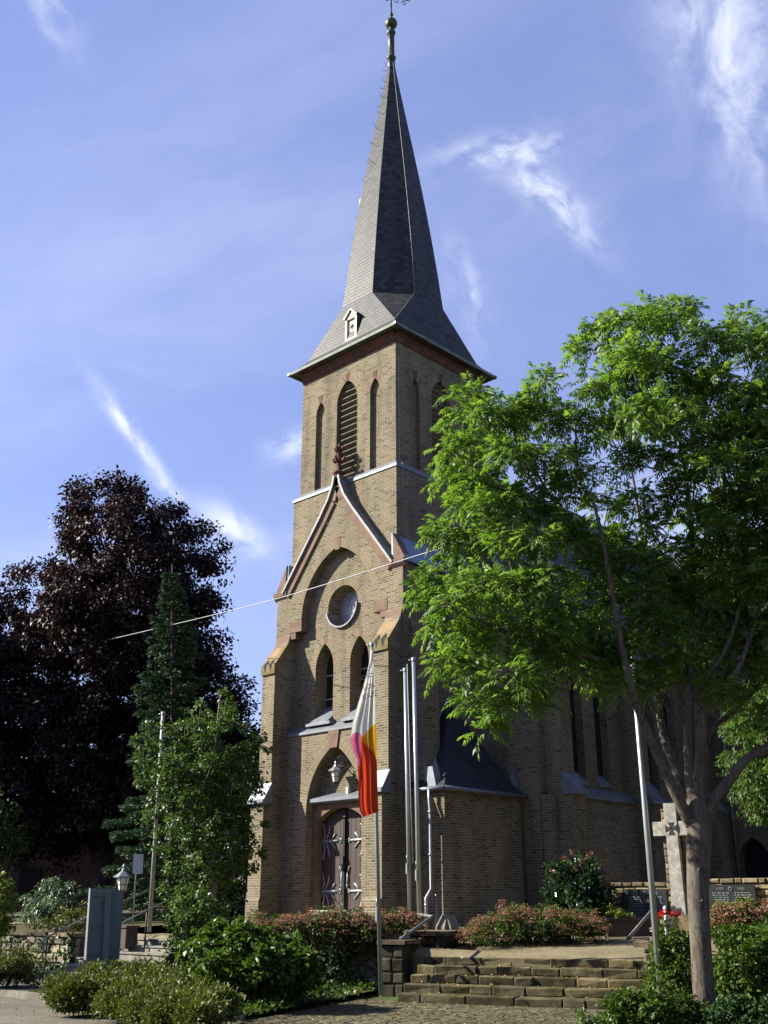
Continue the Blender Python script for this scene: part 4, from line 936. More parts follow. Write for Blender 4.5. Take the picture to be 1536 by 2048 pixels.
pole('tall bare flagpole rising into the ash tree beside the bushes', P(1322, 1990, 18.3), P(1262, 1290, 18.3), .052, .042, 'aluminium', cleat=False)

NS, NT = 44, 130
FL = [(1302, 741.5, 745.5), (1318, 740, 746.5), (1352, 733, 748.5), (1400, 718.5, 750), (1447, 705, 752), (1478, 701.5, 753), (1500, 706, 753.5), (1520, 714, 754), (1560, 717, 754.5), (1600, 717, 756), (1622, 720, 756.5), (1634, 726, 757)]
ys = [f[0] for f in FL]
grid = []
for i in range(NT + 1):
    y = 1302 + (1634 - 1302) * i / NT; xl = np.interp(y, ys, [f[1] for f in FL]); xr = np.interp(y, ys, [f[2] for f in FL]); row = []
    amp = .05 * min(1, i / 25)
    for j in range(NS + 1):
        s_ = j / NS; t_ = i / NT; d = dfb - .07
        yy = y - (10 * s_ if i > NT - 12 else 0) * max(0, (i - NT + 12) / 12)
        p = P(xl + (xr - xl) * s_, yy, d)
        w = math.sin(s_ * 8.5 + t_ * 2.2 + .8 * math.sin(t_ * 5)) * amp + .45 * amp * math.sin(s_ * 17 + 1 + 3 * t_)
        row.append(p - HEAD * (w + .05 * math.sin(s_ * math.pi)))
    grid.append(row)
def flagcol(j, i):
    s_, y = (j + .5) / NS, 1302 + 332 * (i + .5) / NT
    x = np.interp(y, ys, [f[1] for f in FL]) + s_ * (np.interp(y, ys, [f[2] for f in FL]) - np.interp(y, ys, [f[1] for f in FL]))
    yb = np.interp(x, [700, 706, 712, 718, 722, 727, 735, 745, 756], [1478, 1468, 1465, 1464, 1470, 1474, 1464, 1452, 1444])
    if y < yb: return 0
    if x < 721.5 and y < 1532: return 3
    yr = np.interp(x, [720, 724, 735, 748, 757], [1470, 1482, 1492, 1508, 1530])
    return 1 if y < yr else 2
b = MB()
for i in range(NT):
    for j in range(NS): b.face([grid[i][j], grid[i + 1][j], grid[i + 1][j + 1], grid[i][j + 1]], m=flagcol(j, i), smooth=True)
fl = b.build('flag', ['flag_white', 'flag_yellow', 'flag_red', 'flag_pink'])
tag(fl, 'white flag with yellow, orange red and pink hem hanging limp from its pole', 'flag')
def text_mesh(s, name, mat, O, ux, uz, size, parent=None, ext=.002):
    cu = bpy.data.curves.new(name, 'FONT'); cu.body = s; cu.size = size; cu.align_x = 'CENTER'; cu.extrude = ext
    tmp = bpy.data.objects.new(name + '_tmp', cu); C.objects.link(tmp); bpy.context.view_layer.update()
    me = bpy.data.meshes.new_from_object(tmp.evaluated_get(bpy.context.evaluated_depsgraph_get())); bpy.data.objects.remove(tmp)
    n = np.cross(ux, uz); org = np.zeros(3) if parent is None else np.array(parent.location)
    p = parent.parent if parent else None
    while p is not None: org = org + np.array(p.location); p = p.parent
    for v in me.vertices: c_ = np.array(v.co); v.co = tuple(np.asarray(O) + ux * c_[0] + uz * c_[1] + n * c_[2] - org)
    me.materials.clear(); me.materials.append(MATS[mat]); o = bpy.data.objects.new(name, me); C.objects.link(o)
    if parent is not None: o.parent = parent
    return o
tl = unit(RIGHT + VZ * .32); tu = unit(VZ - RIGHT * .32)
for s_, px_, py_, sz, mt in (('OSO', 736, 1357, .14, 'flag_ink'), ('LOS', 739, 1377, .14, 'flag_ink_red'), ('IDUS', 740, 1395, .14, 'flag_ink')):
    text_mesh(s_, 'flag_lettering', mt, P(px_, py_, dfb - .24), tl, tu, sz, fl)
text_mesh('SSS', 'flag_lettering', 'flag_ink', P(723, 1384, dfb - .24), unit(RIGHT * .5 + VZ), unit(VZ * .5 - RIGHT), .10, fl)

# ------------------------------------------------------------------ board, signs, small lamp
bd = 23.0; bb = P(226, 1942, bd)
BR = thing('notice_board', tuple(bb), 'blue grey metal notice board seen from behind on a central post', 'notice board')
def slab(b, corners, th, m=0):
    a = [np.asarray(c) for c in corners]; n = HEAD * th; b.hexa([a[0], a[1], a[1] + n, a[0] + n, a[3], a[2], a[2] + n, a[3] + n], m)
b = MB(); slab(b, [P(172, 1920, bd - .16), P(212, 1921, bd), P(216, 1778, bd), P(181, 1777, bd - .16)], .03); slab(b, [P(167.5, 1920, bd - .10), P(171.8, 1920, bd - .165), P(181, 1777, bd - .165), P(178, 1776, bd - .10)], .02, 1)
slab(b, [P(213, 1921, bd - .02), P(238, 1919, bd + .10), P(247, 1780, bd + .10), P(222, 1779, bd - .02)], .03); b.build('panel', ['board_metal', 'galvanised'], BR)
for (xa, ya, xb, yb) in ((183, 1790, 214, 1791), (178, 1850, 211, 1851), (174, 1908, 209, 1909)):
    b = MB(); slab(b, [P(xa, ya + 2, bd - .18), P(xb, yb + 2, bd - .03), P(xb, yb - 1.2, bd - .03), P(xa, ya - 1.2, bd - .18)], .02); b.build('cross_rail', 'board_metal', BR)
b = MB(); slab(b, [P(204, 1948, bd - .2), P(216, 1948, bd - .2), P(223, 1777, bd - .2), P(211, 1777, bd - .2)], .12); b.build('post', 'board_metal', BR)
sd_ = 28.5; sb = P(264, 1846, sd_)
SG = thing('sign', tuple(sb), 'blank white rectangular sign on a thin grey pole behind the concrete steps', 'sign')
b = MB(); slab(b, [P(265, 1747, sd_), P(284.5, 1748, sd_), P(287, 1708.5, sd_), P(267, 1708, sd_)], .02); b.build('sign_plate', 'sign_white', SG)
b = MB(); b.tube([P(265, 1852, sd_ + .05), P(272, 1745, sd_ + .05), P(274, 1712, sd_ + .05)], .022, 6); b.build('post', 'galvanised', SG)
ld = 28.0; lc = P(245.5, 1767, ld)
LP = thing('garden_lamp', (lc[0], lc[1], -.3), 'small post lamp with a pale six sided lantern beside the concrete steps', 'lamp')
lantern(LP, lc, 1.02); b = MB(); b.tube([V(lc[0], lc[1], -.6), lc - VZ * .26], .035, 8); b.lathe([(.06, 0), (.09, .05), (.04, .1)], lc - VZ * .36, 8); b.build('post', 'dark_iron', LP)
# planter box beside the steps
pbx = P(256, 1866, 27.6); t = thing('planter', tuple(pbx - VZ * .3), 'dark square planter box at the top of the concrete steps', 'planter')
b = MB(); b.box(pbx + V(-.17, -.17, -.35), pbx + V(.17, .17, .12)); b.box(pbx + V(-.2, -.2, .12), pbx + V(.2, .2, .17)); b.build('box', 'terracotta', t)

# ------------------------------------------------------------------ war memorial
MA = rad(14); mn = V(math.sin(MA), -math.cos(MA), 0); mu = V(math.cos(MA), math.sin(MA), 0); md = 26.6; k = md / 31.0; hz = lambda z: .78 + (z - .78) * k
M0 = P(1362, 1825, md); M0 = V(M0[0], M0[1], 0); Fm0 = frame(M0, mu, mn); Fm = lambda a, b, c: Fm0(a * k, hz(b), c * k)
ME = thing('war_memorial', tuple(M0), 'rubble war memorial wall with two dark name plaques', 'memorial')
b = MB()
g0 = lambda a, c: Fm(a, 0, c) * V(1, 1, 0)
drystone(b, g0(-1.98, -.12), mu, mn, -.2, hz(1.40), .4, 1.85 * k, (.09, .16), .15, .4, .02); drystone(b, g0(.12, -.12), mu, mn, -.2, hz(1.48), .4, 2.35 * k, (.09, .16), .15, .4, .02)
drystone(b, g0(-.34, -.06), mu, mn, -.2, hz(3.38), .4, .60 * k, (.10, .2), .2, .6, .02); b.build('rubble_wall', 'memorial_stone', ME)
b = MB()
b.obox(Fm(0, .22, .28), (mu, mn, VZ), (.64, .36, .27)); b.build('plinth', 'cap_stone', ME)
for (a0, a1, z1m, yr0, yr1) in ((-1.62, -.36, 1.20, '1914', '1918'), (.75, 2.05, 1.30, '1939', '1945')):
    b = MB(); z0 = z1m - .98; b.hexa([Fm(a0, z0, -.08), Fm(a1, z0, -.08), Fm(a1, z0, -.01), Fm(a0, z0, -.01), Fm(a0, z1m, -.08), Fm(a1, z1m, -.08), Fm(a1, z1m, -.01), Fm(a0, z1m, -.01)])
    pl = b.build('plaque', 'plaque', ME); ac = (a0 + a1) / 2
    text_mesh(yr0, 'plaque_year', 'plaque_text', Fm(ac - .28, z1m - .14, -.002), mu, VZ, .085, pl); text_mesh(yr1, 'plaque_year', 'plaque_text', Fm(ac + .28, z1m - .14, -.002), mu, VZ, .085, pl)
    b = MB(); b.tube([Fm(ac + .045 * math.cos(t), z1m - .105 + .045 * math.sin(t), -.002) for t in np.linspace(0, 2 * math.pi, 9)], .008, 4)
    for r_ in range(12):
        zz = z1m - .22 - r_ * .058
        for (s0, s1) in ((-.52, -.03), (.06, .55)):
            x = s0 + rng.uniform(0, .08)
            while x < s1 - .05:
                w = rng.uniform(.03, .10); b.face([Fm(ac + x, zz, -.006), Fm(ac + min(x + w, s1), zz, -.006), Fm(ac + min(x + w, s1), zz + .022, -.006), Fm(ac + x, zz + .022, -.006)]); x += w + rng.uniform(.015, .04)
    b.build('name_rows', 'plaque_text', pl)
CR = thing('stone_cross', tuple(Fm(0, .54, .1)), 'tall pale stone cross with a dark metal cross emblem, standing before the memorial wall', 'cross')
b = MB()
def cb(a0, a1, z0, z1, c0, c1, w0=None, w1=None): b.hexa([Fm(a0, z0, c0), Fm(a1, z0, c0), Fm(a1, z0, c1), Fm(a0, z0, c1), Fm(a0 if w0 is None else w0, z1, c0), Fm(a1 if w1 is None else w1, z1, c0), Fm(a1 if w1 is None else w1, z1, c1), Fm(a0 if w0 is None else w0, z1, c1)])
cb(-.19, .19, .54, 2.62, -.03, .22, -.16, .16); cb(-.53, .53, 2.62, 3.0, -.03, .20); cb(-.17, .17, 3.0, 3.50, -.03, .22, -.17, .17); b.build('shaft', 'cross_stone', CR)
b = MB(); cz = 2.81
for k4 in range(4):
    a = k4 * math.pi / 2; c_, s_ = math.cos(a), math.sin(a)
    pr = [(.03, .0), (.036, .06), (.088, .165), (-.088, .165), (-.036, .06), (-.03, .0)]
    q = [(x * c_ - y * s_, x * s_ + y * c_) for x, y in pr]
    b.plane(Fm, [(x, cz + z) for x, z in q], c=.236); b.reveal(Fm, [(x, cz + z) for x, z in q], .236, .22)
b.build('cross_emblem', 'dark_iron', CR)
b = MB(); b.hexa([Fm(-.17, cz - .188, .19), Fm(.17, cz - .188, .19), Fm(.17, cz - .188, .222), Fm(-.17, cz - .188, .222), Fm(-.17, cz + .188, .19), Fm(.17, cz + .188, .19), Fm(.17, cz + .188, .222), Fm(-.17, cz + .188, .222)]); b.build('emblem_panel', 'cross_stone', CR)

# white marker post, bouquet, planter by the memorial
pp = P(1332, 1858, 25.2); t = tag(MB().build('x', 'white_paint'), 'x', 'x') if False else None
b = MB(); b.tube([pp - VZ * .3, P(1330, 1818, 25.2)], .035, 8); b.lathe([(.045, 0), (.045, .04), (.0, .07)], P(1330, 1818, 25.2), 8); o = b.build('marker_post', 'white_paint'); tag(o, 'short white post among the red flowers before the memorial', 'post')
pl0 = P(1226, 1862, 26.3); t = thing('planter', tuple(pl0 - VZ * .3), 'dark planter trough holding the light green bush near the memorial', 'planter')
b = MB(); b.obox(pl0 + RIGHT * .35 + VZ * .0, (RIGHT, HEAD, VZ), (.52, .3, .22)); b.obox(pl0 + RIGHT * .35 + VZ * .25, (RIGHT, HEAD, VZ), (.56, .34, .03)); b.build('trough', 'terracotta', t)

# overhead cable
b = MB(); cp = [P(-90, 1352, 54), P(102, 1306, 46), P(330, 1253, 38), P(555, 1197, 31.5), P(812, 1118, 27.8), P(930, 1080, 26.5), P(1250, 970, 24), P(1660, 815, 21)]; pts, _r = densify(cp, [1] * 8, 6)
b.tube(pts, .0125, 6); o = b.build('overhead_cable', 'cable'); tag(o, 'grey overhead cable crossing in front of the church facade', 'cable')

# house far left
h0 = P(-120, 1860, 56); HS = thing('house', tuple(h0 * V(1, 1, 0)), 'dark brown house wall behind the copper beech at the left', 'house')
hu = unit(RIGHT * .97 + HEAD * .2); hn = unit(V(hu[1], -hu[0], 0)); Fh2 = frame(h0 * V(1, 1, 0), hu, hn)
b = MB(); b.plane(Fh2, [(-8, -.5), (10.5, -.5), (10.5, 4.6), (-8, 4.6)]); b.plane(frame(Fh2(10.5, 0, 0), -hn, hu), [(0, -.5), (8, -.5), (8, 4.6), (4, 7.5), (0, 4.6)]); b.build('wall', 'house_wall', HS)
b = MB(); b.prism([(7.6, -4), (4.45, .4), (4.3, .4), (7.4, -4)], Fh2, -8.2, 10.7); b.prism([(7.6, -4), (4.45, -8.4), (4.3, -8.4), (7.4, -4)], Fh2, -8.2, 10.7); b.build('roof', 'house_roof', HS)
for a in (-5, -1.5, 3.5, 7): b = MB(); b.plane(Fh2, [(a, 1.2), (a + 1.1, 1.2), (a + 1.1, 2.6), (a, 2.6)], c=.02); b.build('window', 'glass_dark', HS)
# unseen row of houses, added behind the viewpoint to block low sky light
for i, (x0, w_, hh, mt) in enumerate([(-16, 11, 6.2, 'cream_paint'), (-3, 12, 6.8, 'house_wall'), (11, 11, 6.0, 'brick'), (24, 12, 7.0, 'house_wall'), (38, 12, 6.4, 'brick')]):
    t = thing('house', (x0 + w_ / 2, -42, RZ), ['pale rendered', 'brown rendered', 'narrow brick', 'dark rendered', 'wide brick'][i] + ' house with a pitched roof, unseen and added over the street to block low sky', 'house', 'unseen houses added to block low sky')
    F = frame((x0, -40, RZ), (1, 0, 0), (0, 1, 0)); b = MB()
    b.plane(F, [(0, 0), (w_, 0), (w_, hh), (0, hh)]); b.plane(F, [(0, 0), (w_, 0), (w_, hh), (0, hh)], c=-9)
    for a in (0, w_): b.plane(frame((x0 + a, -40, RZ), (0, -1, 0), (1 if a else -1, 0, 0)), [(0, 0), (9, 0), (9, hh), (4.5, hh + 3.6), (0, hh)])
    b.build('wall', mt, t)
    b = MB(); b.prism([(hh + 3.75, -4.5), (hh - .2, .4), (hh - .35, .4), (hh + 3.6, -4.5)], F, -.3, w_ + .3); b.prism([(hh + 3.75, -4.5), (hh - .2, -9.4), (hh - .35, -9.4), (hh + 3.6, -4.5)], F, -.3, w_ + .3); b.build('roof', 'house_roof', t)
    for a in np.arange(1.2, w_ - 1.5, 2.6):
        for z in (.9, 3.8): b = MB(); b.plane(F, [(a, z), (a + 1.2, z), (a + 1.2, z + 1.5), (a, z + 1.5)], c=.015); b.build('window', 'glass_dark', t)
# boulder
bo = P(1530, 2040, 16.6); b = MB(); b.lathe([(0, -.05), (.14, 0), (.19, .09), (.16, .2), (.07, .27), (0, .28)], V(bo[0], bo[1], RZ), 12); o = b.build('boulder', 'boulder'); tag(o, 'pinkish rounded boulder at the foot of the bushes in the lower right corner', 'boulder')

# ------------------------------------------------------------------ vegetation
R_ = np.random.default_rng(42)
def nrm(a): return a / (np.linalg.norm(a, axis=-1, keepdims=True) + 1e-9)
def rdirs(n): return nrm(R_.normal(size=(n, 3)))
def leaf_mesh(name, mat, parent, pos, ax, nr, L, Wd, rnd, fold=.25):
    """one folded lozenge (two triangles' worth, one quad) per leaf"""
    n = len(pos); org = np.zeros(3); p = parent
    while p is not None: org = org + np.array(p.location); p = p.parent
    ax = nrm(ax); sd = nrm(np.cross(ax, nr)); up = np.cross(sd, ax)
    L = np.broadcast_to(L, (n,))[:, None]; Wd = np.broadcast_to(Wd, (n,))[:, None]
    v = np.empty((n, 4, 3)); v[:, 0] = pos; v[:, 1] = pos + ax * L * .45 + sd * Wd * .5 + up * Wd * fold; v[:, 2] = pos + ax * L - up * L * .12; v[:, 3] = pos + ax * L * .45 - sd * Wd * .5 + up * Wd * fold
    v -= org
    me = bpy.data.meshes.new(name); me.vertices.add(n * 4); me.vertices.foreach_set('co', v.astype(np.float32).ravel())
    me.loops.add(n * 4); me.loops.foreach_set('vertex_index', np.arange(n * 4, dtype=np.int32)); me.polygons.add(n)
    me.polygons.foreach_set('loop_start', np.arange(0, n * 4, 4, dtype=np.int32)); me.polygons.foreach_set('loop_total', np.full(n, 4, dtype=np.int32))
    uv = np.empty((n, 4, 2), dtype=np.float32); uv[:, :, 0] = np.clip(rnd, .001, .999)[:, None]; uv[:, :, 1] = (0, .5, 1, .5)
    me.uv_layers.new(name='UVMap').data.foreach_set('uv', uv.ravel()); me.materials.append(MATS[mat]); me.update(calc_edges=True)
    o = bpy.data.objects.new(name, me); C.objects.link(o)
    if parent is not None: o.parent = parent
    return o
def in_poly(poly, pts):
    poly = np.array(poly, float); x, y = pts[:, 0], pts[:, 1]; ins = np.zeros(len(pts), bool)
    for i in range(len(poly)):
        (x0, y0), (x1, y1) = poly[i], poly[i - 1]
        c = ((y0 > y) != (y1 > y)) & (x < (x1 - x0) * (y - y0) / (y1 - y0 + 1e-9) + x0); ins ^= c
    return ins
def poly_clumps(poly, spacing, depth, thick, rad, jit=.35):
    """clump centres filling a crown whose outline was surveyed from the photo; thickness follows the distance to the outline"""
    poly = np.array(poly, float); lo, hi = poly.min(0), poly.max(0)
    g_ = np.stack(np.meshgrid(np.arange(lo[0], hi[0] + spacing, spacing), np.arange(lo[1], hi[1] + spacing, spacing)), -1).reshape(-1, 2)
    g_ = g_ + R_.uniform(-jit, jit, g_.shape) * spacing; g_ = g_[in_poly(poly, g_)]; out = []
    seg = list(zip(poly, np.roll(poly, -1, 0)))
    for q in g_:
        dd = min(np.linalg.norm(q - (a + (b - a) * np.clip(((q - a) @ (b - a)) / ((b - a) @ (b - a) + 1e-9), 0, 1))) for a, b in seg)
        m_ = depth / 2233; T = thick * min(1, (dd + spacing * .3) / (spacing * 2.5))
        r = rad * spacing * m_
        for k in range(max(1, int(round(T / (r * 1.1))))):
            out.append((P(q[0], q[1], depth + R_.uniform(-T, T)), r * R_.uniform(.75, 1.25)))
    return out
def tufts(clumps, nsub, nleaf, spread=.30, flat=.8, shell=(.45, 1.0)):
    """leaf positions gathered in tufts on clumps; returns positions and outward directions"""
    pos, out, tid = [], [], []
    for c, r in clumps:
        d = rdirs(nsub); rr = R_.uniform(*shell, (nsub, 1)) * r; sc = c + d * rr * (1, 1, flat)
        p = sc[:, None] + R_.normal(size=(nsub, nleaf, 3)) * r * spread * (1, 1, flat * .8); o = nrm(p - c + R_.normal(size=p.shape) * .25 * r)
        pos.append(p.reshape(-1, 3)); out.append(o.reshape(-1, 3)); tid.append(np.repeat(R_.uniform(0, 1, nsub), nleaf))
    return np.concatenate(pos), np.concatenate(out), np.concatenate(tid)
def simple_foliage(name, mat, parent, clumps, nsub, nleaf, L, Wd, droop=.25, spread=.3, flat=.8, shell=(.45, 1.0), zmin=None, rnd=.7):
    p, o, tid = tufts(clumps, nsub, nleaf, spread, flat, shell)
    if zmin is not None: k = p[:, 2] > zmin; p, o, tid = p[k], o[k], tid[k]
    ax = nrm(o + rdirs(len(p)) * .7 - VZ * droop); nr = nrm(rdirs(len(p)) * .8 + VZ * .9 + o * .3)
    r = np.clip(tid * (1 - rnd) + R_.uniform(0, 1, len(p)) * rnd, 0, 1); sc = R_.uniform(.65, 1.25, len(p))
    return leaf_mesh(name, mat, parent, p, ax, nr, L * sc, Wd * sc, r)
def curve_pts(p, q, sag, n=6):
    return [lerp(p, q, t) + VZ * (sag * 4 * t * (1 - t)) for t in np.linspace(0, 1, n)]
def branches(b, limbs, clumps, r0=.03, r1=.008, twigs=3, twig_len=.8):
    """join every clump to the nearest point on the limbs, with a few twigs inside the clump"""
    lp = np.concatenate([np.array(l) for l in limbs])
    d0 = [np.linalg.norm(lp - c, axis=1).min() for c, r in clumps]
    for i in np.argsort(d0):
        c, r = clumps[i]
        dd = np.linalg.norm(lp - (c - VZ * .3), axis=1) + .6 * np.maximum(0, lp[:, 2] - c[2]); q = lp[dd.argmin()]
        L = np.linalg.norm(c - q); cpt = curve_pts(q, c, -.05 * L + R_.uniform(-.05, .1) * L, 5)
        b.tube(cpt, list(np.linspace(r0 * min(1.0, .35 + L * .3), r1, 5)), 5, caps=False); lp = np.concatenate([lp, np.array(cpt)[2:]])
        for k in range(twigs):
            d = rdirs(1)[0]; d[2] = abs(d[2]) * .6; b.tube([c, c + d * r * twig_len * .6, c + d * r * twig_len], [r1, r1 * .7, r1 * .4], 4, caps=False)

# --- ash tree on the right
AD = 17.2; D = lambda l, dd=0.0: [P(x, y, AD + dd * i / max(1, len(l) - 1)) for i, (x, y) in enumerate(l)]
abase = P(1413, 2052, AD); AT = thing('ash_tree', (abase[0], abase[1], RZ), 'ash tree with a smooth grey trunk forking into a broad light green crown', 'tree')
px_m = 2233 / AD
trunk = [P(1416, 2075, AD), P(1412, 2040, AD), P(1402, 1900, AD), P(1396, 1780, AD), P(1398, 1690, AD), P(1396, 1630, AD), P(1384, 1560, AD)]
tr_r = [.20, .165, .155, .165, .19, .20, .09]
limb_def = [
    ([(1385, 1650), (1358, 1600), (1303, 1481), (1279, 1424), (1260, 1361), (1241, 1280), (1221, 1170), (1205, 1074), (1180, 980)], -1.2, [.13, .10, .085, .075, .065, .055, .045, .03, .018]),
    ([(1252, 1330), (1197, 1318), (1135, 1304), (1030, 1270), (960, 1240)], -1.0, [.05, .042, .035, .024, .012]),
    ([(1255, 1345), (1200, 1250), (1130, 1180), (1040, 1120), (960, 1060)], .6, [.05, .04, .032, .024, .012]),
    ([(1395, 1640), (1362, 1585), (1348, 1529), (1327, 1471), (1315, 1385), (1306, 1313), (1296, 1218), (1285, 1080), (1262, 930)], .9, [.12, .10, .085, .075, .062, .055, .045, .032, .018]),
    ([(1398, 1640), (1384, 1580), (1377, 1457), (1380, 1409), (1380, 1337), (1382, 1241), (1387, 1122), (1372, 960), (1345, 800), (1320, 700)], .2, [.14, .11, .095, .085, .075, .062, .052, .04, .026, .014]),
    ([(1381, 1395), (1404, 1370), (1424, 1340), (1451, 1299), (1482, 1200), (1490, 1060), (1500, 900)], -.8, [.05, .045, .04, .036, .03, .022, .012]),
    ([(1408, 1640), (1398, 1570), (1404, 1467), (1410, 1425), (1437, 1405), (1470, 1347), (1492, 1299), (1535, 1150), (1560, 1000)], -.6, [.13, .11, .09, .08, .055, .048, .042, .03, .018]),
    ([(1412, 1480), (1425, 1455), (1461, 1428), (1509, 1380), (1565, 1320), (1620, 1220)], .8, [.06, .055, .048, .042, .034, .02]),
    ([(1414, 1640), (1430, 1595), (1461, 1560), (1492, 1519), (1540, 1492), (1610, 1440), (1690, 1330)], -.5, [.13, .10, .088, .08, .07, .058, .035]),
    ([(1400, 1280), (1440, 1120), (1450, 980), (1440, 830), (1450, 700)], .9, [.04, .036, .03, .022, .012]),
    ([(1230, 1220), (1160, 1100), (1100, 990), (1030, 880)], -.6, [.04, .032, .024, .012]),
]
tb = MB(); pp_, rr_ = densify(trunk, tr_r); tb.tube(pp_, rr_, 18); limbs = []
for l, dd, r in limb_def:
    q, rr = densify(D(l, dd), [x_ * .86 + .004 for x_ in r], 5); limbs.append(q); tb.tube(q, rr, 9)
for (x, y, s_) in ((1392, 1715, .03), (1398, 1738, .025), (1404, 1800, .02), (1400, 1880, .018)):
    c = P(x, y, AD - .19); tb.lathe([(s_, -s_), (s_ * 1.1, 0), (0, s_ * .4)], c, 8)
def E(x, y, r, dz=None): return (P(x, y, AD + (R_.uniform(-1.4, 1.4) if dz is None else dz)), r / px_m)
aclumps = []
for (x, y, r, k) in [(1275, 650, 62, 2), (1340, 640, 62, 2), (1215, 670, 60, 2), (1180, 700, 48, 1), (1265, 730, 70, 3), (1330, 740, 75, 3), (1410, 690, 70, 2), (1470, 660, 60, 2), (1530, 690, 75, 3), (1600, 720, 90, 3), (1680, 830, 110, 4),
                     (1190, 790, 62, 2), (1215, 860, 60, 2), (1290, 830, 70, 3), (1360, 840, 75, 3), (1430, 780, 75, 3), (1500, 800, 75, 3), (1480, 880, 70, 3), (1560, 860, 90, 3), (1150, 850, 58, 2),
                     (1090, 760, 26, 1), (1068, 800, 45, 1), (1105, 830, 55, 2), (1030, 830, 55, 2), (985, 830, 52, 2), (935, 800, 42, 1), (915, 840, 42, 1), (960, 890, 58, 2), (905, 900, 38, 1), (895, 960, 40, 1), (950, 960, 55, 2), (1020, 910, 58, 2), (1090, 910, 60, 2), (1155, 930, 55, 2), (920, 1020, 45, 2), (985, 1020, 58, 2), (1055, 1000, 58, 2), (1120, 1000, 52, 1),
                     (890, 1070, 36, 1), (940, 1090, 52, 2), (1010, 1090, 58, 2), (1080, 1090, 58, 2), (1150, 1080, 52, 2), (1215, 1020, 45, 1), (1230, 1130, 50, 1), (850, 1180, 40, 1), (880, 1140, 42, 1), (900, 1210, 50, 2), (965, 1170, 56, 2), (1035, 1180, 56, 2), (1110, 1170, 54, 2), (1175, 1190, 45, 1), (870, 1260, 42, 1), (935, 1270, 52, 2), (1005, 1265, 54, 2), (1075, 1260, 50, 2), (1145, 1260, 42, 1), (895, 1325, 38, 1), (950, 1340, 48, 2), (1015, 1345, 52, 2), (1080, 1330, 46, 1), (950, 1410, 36, 1), (1000, 1415, 42, 1), (1050, 1400, 40, 1), (975, 1455, 26, 1), (1130, 1330, 36, 1), (1170, 1290, 34, 1), (1195, 1250, 34, 1),
                     (1265, 1200, 36, 1), (1300, 1170, 36, 1), (1330, 1250, 44, 1), (1345, 1180, 40, 1), (1350, 1300, 38, 1), (1310, 1050, 44, 1), (1400, 1030, 52, 2), (1460, 1000, 62, 2), (1530, 1000, 75, 3), (1420, 930, 60, 2), (1480, 1090, 60, 2), (1440, 1170, 46, 1), (1550, 1120, 70, 2), (1500, 1190, 52, 1), (1610, 1000, 90, 3), (1640, 1150, 90, 3), (1560, 1250, 50, 1), (1700, 1000, 110, 3), (1500, 1265, 38, 1), (1380, 1100, 36, 1), (1310, 920, 52, 2), (1255, 930, 46, 1), (1360, 910, 50, 1), (1200, 1100, 46, 1), (1270, 1010, 44, 1), (1345, 1000, 44, 1), (1390, 970, 50, 1), (1440, 1060, 60, 2), (1495, 1020, 66, 2), (1530, 1080, 66, 2), (1470, 1140, 56, 2), (1520, 1170, 60, 2), (1420, 1110, 50, 1), (1545, 1200, 56, 1), (1400, 1190, 40, 1), (1250, 1080, 46, 1), (1290, 1120, 40, 1), (1180, 1140, 50, 1), (1240, 1170, 42, 1), (1120, 1215, 48, 1), (1500, 930, 66, 2), (1555, 950, 80, 2), (1450, 860, 66, 2), (1390, 790, 66, 1), (1240, 780, 62, 1), (1570, 780, 80, 2), (1140, 970, 50, 1), (1080, 1040, 54, 1), (1520, 1310, 40, 1), (1460, 1230, 44, 1), (1090, 1380, 36, 1), (1210, 1290, 34, 1), (1262, 1290, 40, 1), (1250, 1340, 32, 1), (1300, 1230, 42, 1), (1225, 1225, 42, 1), (1330, 1330, 34, 1), (1395, 1270, 40, 1), (1425, 1230, 44, 1), (1455, 1300, 40, 1), (1500, 1340, 44, 1), (1545, 1300, 48, 1), (1410, 1340, 30, 1), (1360, 1230, 40, 1), (1170, 1345, 30, 1), (1290, 1380, 26, 1), (1490, 1250, 44, 1), (1330, 1130, 46, 1), (1380, 1180, 42, 1), (1420, 1150, 46, 1), (1310, 1280, 36, 1), (1350, 1360, 28, 1), (1440, 1390, 30, 1), (1480, 1400, 32, 1), (1530, 1430, 32, 1), (1190, 1320, 34, 1), (1140, 1300, 36, 1), (1545, 1370, 36, 1), (1240, 1370, 26, 1)]:
    for i in range(k if k < 2 else max(1, k - int(R_.uniform() < .55))): aclumps.append(E(x + (R_.uniform(-18, 18) if i else 0), y + (R_.uniform(-14, 14) if i else 0), r * .9, R_.uniform(-.5, .5) + (i - (k - 1) / 2) * 1.15 + (0 if x > 1150 else -.4)))
branches(tb, limbs, aclumps, .034, .009, 5, .95)
tb.build('trunk', 'smooth_bark', AT)
# pinnate leaves: a rachis with nine leaflets
p, o, tid = [], [], []
for c, r in aclumps:
    nt_ = int(8.8 * (r / .42) ** 1.7) + 5; d = rdirs(nt_); d[:, 2] = np.where(d[:, 2] < -.45, -d[:, 2] * .5, d[:, 2]); sc = c + d * R_.uniform(.25, 1.0, (nt_, 1)) * r * (1, 1, .85)
    q = sc[:, None] + R_.normal(size=(nt_, 7, 3)) * .055; oo = nrm(d[:, None] * .5 + rdirs(nt_ * 7).reshape(nt_, 7, 3) * .85 + VZ * .22)
    p.append(q.reshape(-1, 3)); o.append(oo.reshape(-1, 3)); tid.append(np.repeat(R_.uniform(0, 1, nt_), 7))
p, o, tid = np.concatenate(p), np.concatenate(o), np.concatenate(tid); n = len(p)
LL = R_.uniform(.18, .31, n); sd = nrm(np.cross(o, VZ + R_.normal(size=(n, 3)) * .25)); up = np.cross(sd, o)
lp_, la, ln_, lL, lr = [], [], [], [], []
